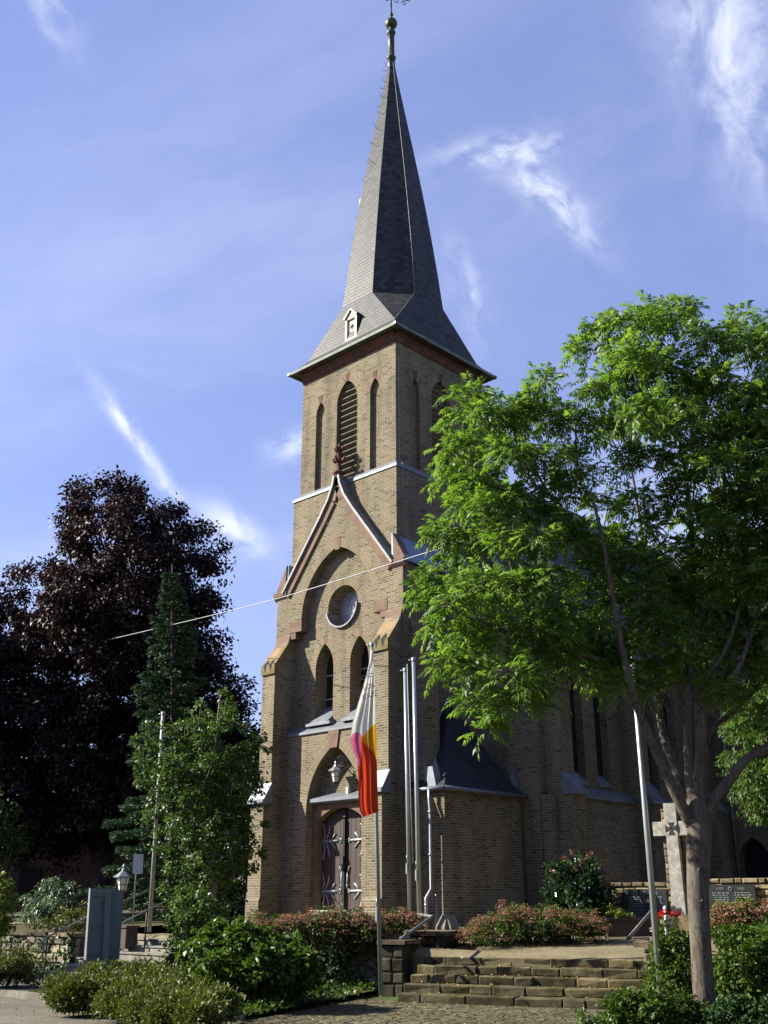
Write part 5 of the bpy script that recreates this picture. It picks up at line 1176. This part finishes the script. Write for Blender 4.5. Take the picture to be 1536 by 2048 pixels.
for t, side in [(.30, 1), (.30, -1), (.52, 1), (.52, -1), (.74, 1), (.74, -1), (.96, 1), (.96, -1), (1.0, 0)]:
    lp_.append(p + o * (LL * t)[:, None] - VZ * (LL * t * t * .35)[:, None]); la.append(nrm(o * (.75 if side else 1) + sd * side * .8 - VZ * (.38 + .35 * t))); ln_.append(up + R_.normal(size=(n, 3)) * .25); lL.append(LL * R_.uniform(.38, .54, n)); lr.append(np.clip(tid * .6 + R_.uniform(0, 1, n) * .4, 0, 1))
lL = np.concatenate(lL); leaf_mesh('crown', 'ash_leaf', AT, np.concatenate(lp_), np.concatenate(la), np.concatenate(ln_), lL, lL * .29, np.concatenate(lr), .12)
print('ash leaflets', n * 9)

# --- copper beech at the left
BD = 46.0
bpoly = [(-260, 1700), (-260, 1150), (-120, 1080), (-20, 1200), (20, 1180), (30, 1130), (70, 1110), (105, 1095), (100, 1050), (88, 985), (130, 965), (200, 965), (240, 950), (257, 930), (275, 955), (320, 975), (345, 1000), (395, 1020), (415, 1060), (425, 1085), (460, 1100), (462, 1125), (432, 1140), (450, 1175), (468, 1200), (462, 1225), (425, 1235), (440, 1270), (465, 1290), (470, 1330), (490, 1370), (505, 1420), (520, 1450), (545, 1500), (560, 1560), (520, 1600), (480, 1640), (400, 1690), (330, 1700), (250, 1715), (160, 1705), (100, 1730), (40, 1705), (-20, 1720)]
bb0 = P(205, 1850, BD); BT = thing('copper_beech', (bb0[0], bb0[1], .5), 'large dark purple copper beech towering at the left of the church', 'tree')
bcl = poly_clumps(bpoly, 44, BD, 4.2, .62)
simple_foliage('crown', 'beech_leaf', BT, bcl, 13, 18, .18, .12, .55, .32, .95, (.3, 1.15))
tb = MB(); q, rr = densify([P(205, 1870, BD), P(207, 1700, BD), P(215, 1450, BD), P(240, 1200, BD), P(255, 1000, BD)], [.55, .48, .38, .22, .06]); tb.tube(q, rr, 12); lim = [q]
for (x, y, dx, dy, dd) in ((208, 1650, -170, -180, -2), (210, 1600, 190, -160, -2), (214, 1500, -160, -260, 2), (218, 1450, 170, -230, 1.5), (225, 1350, -120, -230, -1), (230, 1300, 130, -220, -1), (208, 1660, 230, -60, 2), (208, 1640, -320, -120, 1)):
    l_, r_ = densify([P(x, y, BD), P(x + dx * .5, y + dy * .35, BD + dd * .5), P(x + dx, y + dy, BD + dd)], [.2, .13, .05]); tb.tube(l_, r_, 7); lim.append(l_)
branches(tb, lim, bcl[::3], .05, .015, 2, .8); tb.build('trunk', 'dark_bark', BT)

# --- blue spruce
SD_ = 38.0
sp_base, sp_top = P(352, 1868, SD_), P(344, 1128, SD_); ST_ = thing('blue_spruce', (sp_base[0], sp_base[1], .2), 'blue green spruce with a pointed tip in front of the copper beech', 'tree')
tb = MB(); tb.tube([sp_base, lerp(sp_base, sp_top, .5), sp_top], [.22, .13, .02], 10); tb.build('trunk', 'dark_bark', ST_)
Hs = sp_top[2] - sp_base[2]; pos, ax, rn = [], [], []
z = .02
while z < .985:
    zz = sp_base[2] + .6 + (Hs - .6) * z; rad_ = (1 - z) ** .85 * 2.7 + .10; nb = int(5 + 5 * (1 - z)); a0 = R_.uniform(0, 6.28)
    for k in range(nb):
        a = a0 + k * 2 * math.pi / nb + R_.uniform(-.25, .25); L = rad_ * R_.uniform(.5, 1.25); d = V(math.cos(a), math.sin(a), 0); sdv = V(-d[1], d[0], 0)
        m_ = int(40 + 190 * L); t = R_.uniform(.1, 1, m_) ** .55
        side = R_.normal(size=m_) * (.05 + .13 * L * (1.15 - t)); hang = -np.abs(R_.normal(size=m_)) * .09 - .28 * L * t ** 1.4 + .20 * L * np.maximum(0, t - .7) * 1.6
        c_ = lerp(sp_base, sp_top, z) * V(1, 1, 0) + VZ * zz
        pos.append(c_ + d * (L * t)[:, None] + sdv * side[:, None] + VZ * hang[:, None]); ax.append(nrm(d * .8 + sdv * np.sign(side)[:, None] * .5 + R_.normal(size=(m_, 3)) * .35 + VZ * .1)); rn.append(np.clip(R_.uniform(-.2, .5, m_) + .6 * t ** 2, 0, 1))
    z += .030 + .016 * (1 - z)
pos, ax, rn = map(np.concatenate, (pos, ax, rn)); sc = R_.uniform(.7, 1.3, len(pos)); leaf_mesh('crown', 'spruce_needle', ST_, pos, ax, nrm(rdirs(len(pos)) + VZ), .17 * sc, .055 * sc, rn); print('spruce', len(pos))

# --- a bright narrow tree between notice board and church
HD = 28.0
hpoly = [(425, 1405), (440, 1372), (455, 1395), (475, 1430), (500, 1460), (535, 1480), (520, 1520), (540, 1560), (520, 1610), (525, 1680), (520, 1720), (480, 1760), (470, 1810), (440, 1850), (395, 1870), (352, 1850), (335, 1790), (340, 1730), (310, 1690), (275, 1640), (300, 1600), (265, 1560), (285, 1500), (260, 1470), (290, 1450), (335, 1460), (355, 1430), (390, 1410)]
hb = P(428, 1880, HD); HT = thing('hornbeam', (hb[0], hb[1], -.1), 'mid green upright young tree with small leaves beside the left church buttress', 'tree')
hcl = poly_clumps(hpoly, 29, HD, 1.0, .58)
for (x, y, r) in ((445, 1385, 9), (520, 1475, 10), (536, 1500, 9), (272, 1480, 10), (530, 1650, 9), (528, 1710, 8), (512, 1735, 8), (330, 1455, 10), (470, 1420, 10), (402, 1405, 10)): hcl.append((P(x, y, HD - .5), r * HD / 2233))
simple_foliage('crown', 'hornbeam_leaf', HT, hcl, 6, 12, .10, .062, .25, .30, .85, (.3, 1.1))
tb = MB(); q, rr = densify([P(428, 1890, HD), P(427, 1750, HD), P(424, 1600, HD), P(435, 1450, HD), P(441, 1385, HD)], [.09, .075, .055, .03, .01]); tb.tube(q, rr, 10); branches(tb, [q], hcl[::2], .02, .006, 2); tb.build('trunk', 'bark', HT)

# --- shrubs
def shrub(name, label, cat, poly, depth, thick, spacing, mat, nsub, nleaf, L, Wd, base_z, group=None, droop=.2, rad=.7, stems=5, shell=(.35, 1.05), flat=.85, extra=None, rnd=.7):
    cl_ = poly_clumps(poly, spacing, depth, thick, rad)
    pc = np.mean([c for c, r in cl_], 0); t = thing(name, (pc[0], pc[1], base_z), label, cat, group)
    simple_foliage('foliage', mat, t, cl_, nsub, nleaf, L, Wd, droop, .3, flat, shell, base_z - .05, rnd)
    b = MB()
    for c, r in cl_[::max(1, len(cl_) // max(1, stems * 3))]:
        f_ = V(pc[0] * .6 + c[0] * .4, pc[1] * .6 + c[1] * .4, base_z - .1); b.tube(curve_pts(f_, c, .05, 5), list(np.linspace(.016, .005, 5)), 5, caps=False)
    b.build('stems', 'bark', t); return t, cl_
shrub('leafy_shrub', 'dense shrub with broad bright green leaves in front of the retaining wall', 'shrub', [(372, 1905), (400, 1865), (440, 1842), (500, 1838), (545, 1862), (590, 1878), (628, 1890), (640, 1930), (640, 1985), (560, 2012), (470, 2018), (410, 2000), (372, 1960)], 20.6, 1.0, 25, 'bush_leaf', 9, 13, .10, .072, RZ + .05)
shrub('leafy_shrub', 'small leaved shrub at the foot of the upright young tree by the concrete steps', 'shrub', [(335, 1800), (380, 1760), (440, 1790), (445, 1850), (440, 1900), (400, 1950), (350, 1960), (325, 1930), (340, 1880)], 23.2, .7, 23, 'hornbeam_leaf', 8, 12, .085, .055, RZ + .05)
shrub('leafy_shrub', 'silvery green arching shrub on the bank behind the low garden wall', 'shrub', [(42, 1820), (60, 1780), (100, 1762), (145, 1772), (150, 1800), (130, 1850), (60, 1858)], 31.5, .9, 20, 'grey_leaf', 8, 12, .12, .045, .2, droop=.8)
shrub('ground_shrub', 'low spreading bright green shrub on the bank left of the notice board', 'shrub', [(100, 1835), (150, 1815), (185, 1812), (185, 1858), (110, 1862), (60, 1862)], 29.3, .9, 18, 'low_leaf', 8, 12, .09, .04, .1)
shrub('leafy_shrub', 'yellow green shrub at the left edge of the picture above the wall', 'shrub', [(-60, 1770), (-10, 1735), (18, 1750), (22, 1800), (20, 1870), (-60, 1900)], 27.5, .8, 20, 'lime_leaf', 8, 12, .09, .06, .0)
shrub('leafy_shrub', 'dark green shrub under the beech at the left edge', 'shrub', [(-90, 1600), (0, 1590), (35, 1640), (60, 1700), (10, 1740), (-90, 1750)], 36, 1.0, 26, 'ivy_leaf', 8, 12, .13, .09, .3)
shrub('clipped_hedge', 'dark low hedge in shade at the left edge of the pavement', 'hedge', [(-120, 1905), (-20, 1890), (60, 1900), (88, 1925), (80, 1962), (0, 1968), (-120, 1968)], 24.2, .8, 18, 'low_leaf', 9, 13, .07, .03, RZ + .1)
shrub('yew_hedge', 'dark evergreen hedge behind the young tree left of the church', 'hedge', [(380, 1660), (450, 1560), (500, 1500), (560, 1520), (580, 1700), (580, 1880), (380, 1880)], 41.0, 1.2, 30, 'ivy_leaf', 9, 12, .16, .10, .0)
# low mounded shrubs in the island
for i, (x, y, r) in enumerate([(132, 1972, 34), (170, 1990, 38), (205, 1963, 36), (240, 1998, 42), (268, 1958, 36), (300, 2012, 44), (318, 1965, 38), (352, 2018, 46), (392, 1990, 42), (400, 2030, 40), (350, 1975, 34), (225, 1945, 26), (435, 2012, 34), (150, 1992, 36), (268, 2000, 42), (222, 1985, 40), (320, 1990, 42), (372, 2005, 44), (300, 1955, 34), (190, 1955, 30), (330, 2030, 34)]):
    dpt = (PZ(x, y + r * .8, RZ + .09) - CAM) @ HEAD; c = P(x, y, dpt); rr = r * 1.1 * dpt / 2233
    t = thing('mounded_shrub', (c[0], c[1], RZ + .09), 'low rounded olive green shrub in the planted bed beside the road', 'shrub', 'low mounded shrubs in the roadside bed')
    cl_ = [(V(c[0], c[1], RZ + .12) + VZ * max(.1, (c[2] - RZ) * .55), rr)] + [(V(c[0], c[1], max(RZ + .1, c[2] - rr * .2)) + nrm(rdirs(1) * (1, 1, .7) + VZ * .15)[0] * rr * .55, rr * .66) for k in range(9)]
    simple_foliage('foliage', 'low_leaf', t, cl_, 26, 16, .066, .03, -.5, .26, .8, (.45, 1.05), RZ + .06, .5)
    b = MB(); [b.tube([V(c[0], c[1], RZ), cl_[k][0]], .008, 4) for k in (1, 2, 3)]; b.build('stems', 'bark', t)
# sedum / spirea beds with faded pink heads
def flower_hedge(label, poly, depth, thick, base_z, spacing=18, top_frac=.5, L=.075):
    t, cl_ = shrub('flowering_hedge', label, 'hedge', poly, depth, thick, spacing, 'hornbeam_leaf', 7, 11, L, .035, base_z, flat=.9)
    poly_ = np.array(poly, float); xs = np.arange(poly_[:, 0].min(), poly_[:, 0].max(), 3.2); pos, ax, rn = [], [], []
    for x in xs:
        ysn = np.arange(poly_[:, 1].min(), poly_[:, 1].max(), 2.0); ins = in_poly(poly_, np.stack([np.full_like(ysn, x), ysn], 1))
        if not ins.any(): continue
        y0, y1 = ysn[ins].min(), ysn[ins].max()
        for k in range(7):
            f_ = abs(R_.normal()) * top_frac * .7
            if f_ > 1: continue
            wob = 7 * math.sin(x * .13) + 5 * math.sin(x * .31 + 1) + R_.uniform(-5, 5)
            d = depth + R_.uniform(-thick, thick * .6) * (1 if f_ > .2 else .8); c = P(x + R_.uniform(-3, 3), y0 + 2 + wob + (y1 - y0) * f_, d)
            m_ = 16; q = c + R_.normal(size=(m_, 3)) * (.05, .05, .014); pos.append(q); ax.append(nrm(rdirs(m_) * (1, 1, .25))); rn.append(np.clip(R_.uniform(.0, 1) * .6 + R_.uniform(0, .4, m_), 0, 1))
    pos, ax, rn = map(np.concatenate, (pos, ax, rn)); s_ = R_.uniform(.7, 1.3, len(pos)); leaf_mesh('flower_heads', 'sedum_flower', t, pos, ax, nrm(rdirs(len(pos)) * .5 + VZ), .036 * s_, .03 * s_, rn); return t
flower_hedge('long bed of faded pink and brown flowers in front of the church door', [(470, 1850), (490, 1832), (560, 1840), (590, 1822), (640, 1822), (700, 1822), (760, 1828), (800, 1822), (842, 1826), (846, 1868), (800, 1880), (740, 1896), (640, 1896), (560, 1890), (480, 1890)], 24.3, .6, -.05)
flower_hedge('rounded bed of faded pink flowers above the broad stone stairs', [(912, 1875), (930, 1850), (975, 1828), (1010, 1808), (1050, 1815), (1090, 1812), (1140, 1818), (1190, 1825), (1215, 1850), (1218, 1880), (1150, 1890), (1060, 1898), (985, 1905), (935, 1900)], 25.0, .9, -.1, 19, .55)
flower_hedge('bed of pink flowers at the right edge behind the bushes', [(1390, 1850), (1420, 1815), (1470, 1808), (1540, 1812), (1620, 1815), (1640, 1870), (1540, 1880), (1420, 1880)], 20.5, .6, -.2, 19, .5)
# glossy rhododendron with red shoots
t, cl_ = shrub('rhododendron', 'glossy dark green rhododendron with reddish young shoots against the church wall', 'shrub', [(1088, 1790), (1092, 1750), (1120, 1725), (1150, 1712), (1185, 1715), (1215, 1745), (1225, 1790), (1210, 1850), (1180, 1890), (1120, 1890), (1095, 1850)], 27.0, .7, 21, 'glossy_leaf', 9, 12, .125, .052, 0.0)
tips = np.array([P(x, y, 26.6) for x, y in ((1145, 1708), (1180, 1710), (1205, 1728), (1220, 1748), (1130, 1718), (1105, 1745), (1165, 1722), (1195, 1745), (1212, 1770), (1150, 1735))]); q = np.repeat(tips, 16, 0) + R_.normal(size=(160, 3)) * .035
for k in range(10): leaf_mesh('young_shoot', 'red_shoot', t, q[k * 16:k * 16 + 16], nrm(rdirs(16) + VZ * .9), rdirs(16), .09, .03, R_.uniform(0, 1, 16))
shrub('small_bush', 'small light green bush in the planter near the memorial', 'shrub', [(1200, 1835), (1212, 1812), (1245, 1806), (1262, 1825), (1262, 1850), (1235, 1862), (1205, 1858)], 26.3, .35, 14, 'lime_leaf', 8, 12, .055, .035, .0)
shrub('small_bush', 'yellow green low bush in front of the right memorial plaque', 'shrub', [(1420, 1825), (1435, 1803), (1480, 1800), (1515, 1808), (1520, 1840), (1430, 1845)], 24.0, .5, 16, 'lime_leaf', 8, 12, .06, .035, .0)
# bushes on the bank right of the stairs
RB = [('dense light green bush left of the ash trunk at the end of the stairs', [(1298, 1905), (1315, 1880), (1350, 1858), (1385, 1850), (1390, 1900), (1390, 2000), (1300, 2000), (1290, 1960)], 18.6, .7, 'bush_leaf', RZ),
      ('dense green bush right of the ash trunk on the bank', [(1432, 1870), (1470, 1850), (1540, 1845), (1640, 1850), (1660, 2060), (1540, 2070), (1440, 2050), (1425, 1960)], 18.0, .9, 'bush_leaf', RZ),
      ('low sprawling green bush over the foot of the stairs and the ash trunk', [(1150, 2055), (1195, 2020), (1240, 1985), (1290, 1965), (1340, 1985), (1395, 1990), (1400, 2060), (1300, 2085), (1150, 2085)], 16.9, .55, 'bush_leaf', RZ),
      ('leafy ground shrub in the lower right corner by the boulder', [(1425, 2010), (1470, 2000), (1520, 2010), (1600, 2000), (1620, 2090), (1430, 2090)], 16.4, .6, 'ivy_leaf', RZ)]
for lb, poly, d_, th_, mt, bz in RB: shrub('bank_bush', lb, 'shrub', poly, d_, th_, 24, mt, 10, 13, .07, .042, bz + .02, shell=(.3, 1.1))
# tree hanging in at the right edge
t, cl_ = shrub('edge_tree', 'feathery green tree with rusty tinge at the right edge behind the ash', 'tree', [(1452, 1450), (1480, 1390), (1540, 1350), (1640, 1300), (1720, 1400), (1720, 1640), (1620, 1660), (1540, 1650), (1500, 1630), (1470, 1590), (1450, 1530)], 25.0, 1.4, 26, 'rusty_leaf', 10, 13, .11, .035, 0.0, droop=.9, stems=1)
b = MB(); tp = P(1640, 1900, 25.0); q, rr = densify([V(tp[0], tp[1], -.3), P(1636, 1700, 25), P(1620, 1500, 25), P(1600, 1380, 25)], [.16, .13, .08, .02]); b.tube(q, rr, 9); branches(b, [q], cl_[::2], .03, .008, 1); b.build('trunk', 'bark', t)
# ivy on the retaining wall
pos = []
iv = np.array([(565, 1888), (640, 1880), (690, 1884), (705, 1905), (690, 1935), (725, 1950), (750, 1975), (700, 1990), (600, 1990), (560, 1950)], float)
pts = R_.uniform((545, 1876), (760, 2000), (5200, 2)); pts = pts[in_poly(iv, pts) | (R_.uniform(0, 1, len(pts)) < .10)]
Oy = WYL + wn * .09
for x, y in pts:
    r = cam_ray(x, y); t_ = ((Oy - CAM) @ wn) / (r @ wn); p = CAM + r * t_ + wn * abs(R_.normal()) * .06
    if p[2] < .12: pos.append(p)
pos = np.array(pos); t = thing('ivy', (WYL[0], WYL[1], RZ), 'ivy creeping over the grey retaining wall below the flower bed', 'ivy')
n = len(pos); s_ = R_.uniform(.7, 1.3, n); leaf_mesh('leaves', 'ivy_leaf', t, pos, nrm(rdirs(n) * .7 - VZ * .6), nrm(wn + rdirs(n) * .5), .085 * s_, .075 * s_, R_.uniform(0, 1, n))
# low garden wall at the left with ivy
GW = thing('garden_wall', (LS[0] - .5, LT0[1] - 1.5, RZ), 'low rubble garden wall left of the concrete steps, overgrown with ivy', 'wall')
b = MB(); O = V(LS[0] - .35, LT0[1] - 1.5, 0); drystone(b, O, V(-1, 0, 0), V(0, -1, 0), RZ, .02, .4, 9); b.build('rubble', 'wall_stone', GW)
b = MB(); course(b, O + V(.05, -.06, 0), V(-1, 0, 0), V(0, -1, 0), .02, .10, .48, 9.1, .5, 1.0, .012, .01); b.build('coping', 'cap_stone', GW)
n = 1500; k = R_.uniform(0, 1, (n, 2)); pos = O + V(-1, 0, 0) * (k[:, :1] ** 1.6 * 6) + V(0, -1, 0) * (.04 + .07 * R_.uniform(0, 1, (n, 1))) + VZ * (RZ + .0 + k[:, 1:] * 1.1); keep = R_.uniform(0, 1, n) < np.where(k[:, 0] < .12, 1, np.where(k[:, 1] < .35, .9, .25)); pos = pos[keep]; n = len(pos)
t = thing('ivy', (O[0] - .5, O[1] - .1, RZ), 'ivy and weeds hanging over the low garden wall by the concrete steps', 'ivy'); s_ = R_.uniform(.7, 1.3, n); leaf_mesh('leaves', 'ivy_leaf', t, pos, nrm(rdirs(n) * .7 - VZ * .6), nrm(rdirs(n) * .5 + V(0, -1, 0)), .10 * s_, .085 * s_, R_.uniform(0, 1, n))
# ground cover along the bed edge, fallen leaves
poly = [(430, 2025), (470, 2035), (560, 2022), (680, 2000), (765, 1978), (755, 1950), (690, 1965), (600, 1985), (480, 2010)]
pts = R_.uniform((420, 1945), (770, 2040), (9000, 2)); pts = pts[in_poly(poly, pts)]
pos = np.array([PZ(x, y, RZ + .09) for x, y in pts]); n = len(pos); pos[:, 2] = RZ + .09 + np.abs(R_.normal(size=n)) * .07; s_ = R_.uniform(.6, 1.3, n)
o = leaf_mesh('ground_cover', 'bush_leaf', None, pos, nrm(rdirs(n) + VZ * .5), nrm(rdirs(n) * .6 + VZ), .07 * s_, .05 * s_, R_.uniform(0, .7, n)); o['kind'] = 'stuff'
# grass tufts along the joints of the terrace edge and kerb
pos = []
for x, y in R_.uniform((900, 1866), (1300, 1905), (1500, 2)): pos.append(PZ(x, y, -.17) - VZ * .0)
for i in range(2600): x = R_.uniform(isl[0][0], isl[3][0]); pos.append(V(x, KY + .16 + abs(R_.normal()) * .12, RZ + .09))
pos = np.array(pos); pos = pos[(np.abs(pos[:, 2] + .17) > .01) | (R_.uniform(0, 1, len(pos)) < .6)]; n = len(pos)
o = leaf_mesh('grass', 'low_leaf', None, pos, nrm(rdirs(n) * .6 + VZ), rdirs(n), R_.uniform(.03, .09, n), .012, R_.uniform(0, .8, n)); o['kind'] = 'stuff'
pos = []
for x, y in R_.uniform((0, 1985), (1200, 2070), (650, 2)):
    p = PZ(x, y, RZ + .010)
    if p[1] < KY - .05 or x > 520: pos.append(p)
for k in range(5):
    for i in range(70): pos.append(S0 * V(1, 1, 0) + su * R_.uniform(-2.0, 2.2) + sn * (.38 * k - R_.uniform(.05, .36)) + VZ * (-.195 - .15 * k))
for x, y in R_.uniform((860, 1868), (1260, 1915), (160, 2)): pos.append(PZ(x, y, -.13))
pos = np.array(pos); n = len(pos); s_ = R_.uniform(.5, 1.2, n); o = leaf_mesh('fallen_leaves', 'fallen_leaf', None, pos, nrm(rdirs(n) * (1, 1, .2)), nrm(rdirs(n) * .4 + VZ), .05 * s_, .032 * s_, R_.uniform(0, 1, n)); o['kind'] = 'stuff'
# flowers before the memorial
FB = P(1340, 1850, 25.0); t = thing('flower_bouquet', tuple(FB - VZ * .2), 'red and white flowers laid before the memorial cross', 'flowers')
def blooms(name, mat, spots, r): 
    q = []; a = []
    for x, y in spots:
        c = P(x, y, 25.0); d = rdirs(46); q.append(c + d * r * R_.uniform(.3, 1, (46, 1))); a.append(d)
    q, a = np.concatenate(q), np.concatenate(a); leaf_mesh(name, mat, t, q, a, rdirs(len(q)), r * .8, r * .7, R_.uniform(0, 1, len(q)))
blooms('red_blooms', 'petal_red', [(1319, 1832), (1324, 1825), (1328, 1824), (1342, 1827), (1352, 1829), (1356, 1828)], .05)
blooms('white_blooms', 'petal_white', [(1304, 1859), (1325, 1843), (1341, 1848), (1344, 1846), (1330, 1846)], .04)
for x, y in ((1322, 1842), (1335, 1848), (1350, 1845), (1345, 1856), (1325, 1855)): simple_foliage('greenery', 'bush_leaf', t, [(P(x, y, 25.05), .12)], 8, 8, .07, .03)
# unseen trees added beyond the frame to screen low sky from the shaded flank
for i, (dp, lat, rr, hh) in enumerate([(21, 15.5, 5.2, 15), (31, 19, 6.0, 18), (42, 24, 7, 19), (12, 15.5, 5.4, 15), (3, 18, 6, 16), (20, 26, 7, 20), (34, 31, 7.5, 22)]):
    c = V(CAM[0], CAM[1], 0) + HEAD * dp + RIGHT * lat; zb = -.2
    t = thing('sky_screen_tree', (c[0], c[1], zb), 'unseen tall dense broadleaf tree added beyond the right edge to screen low sky', 'tree', 'unseen trees added right of the church to screen low sky')
    cl_ = []
    for k in range(46):
        d = rdirs(1)[0]; cl_.append((c + VZ * (hh * .56) + d * V(rr, rr, hh * .40) * R_.uniform(.45, .95), R_.uniform(1.1, 1.7)))
    simple_foliage('crown', 'ivy_leaf', t, cl_, 16, 14, .34, .24, .2, .3, .8); b = MB(); b.tube([V(c[0], c[1], -.4), V(c[0], c[1], hh * .35), V(c[0] + .2, c[1], hh * .75)], [.32, .25, .08], 10); b.build('trunk', 'bark', t)
# far tree line and hills beyond, so that the land does not end in an empty edge
tl_pts = []
for i in range(70):
    a = math.radians(R_.uniform(-60, 60)); dist = R_.uniform(150, 260); d = HEAD * math.cos(a) + RIGHT * math.sin(a); c = V(CAM[0], CAM[1], 0) + d * dist; tl_pts.append((c + VZ * R_.uniform(1, 4), R_.uniform(5, 9)))
o = simple_foliage('far_woods', 'hornbeam_leaf', None, tl_pts, 14, 12, 1.6, 1.2, .2, .3, .7); o['kind'] = 'stuff'
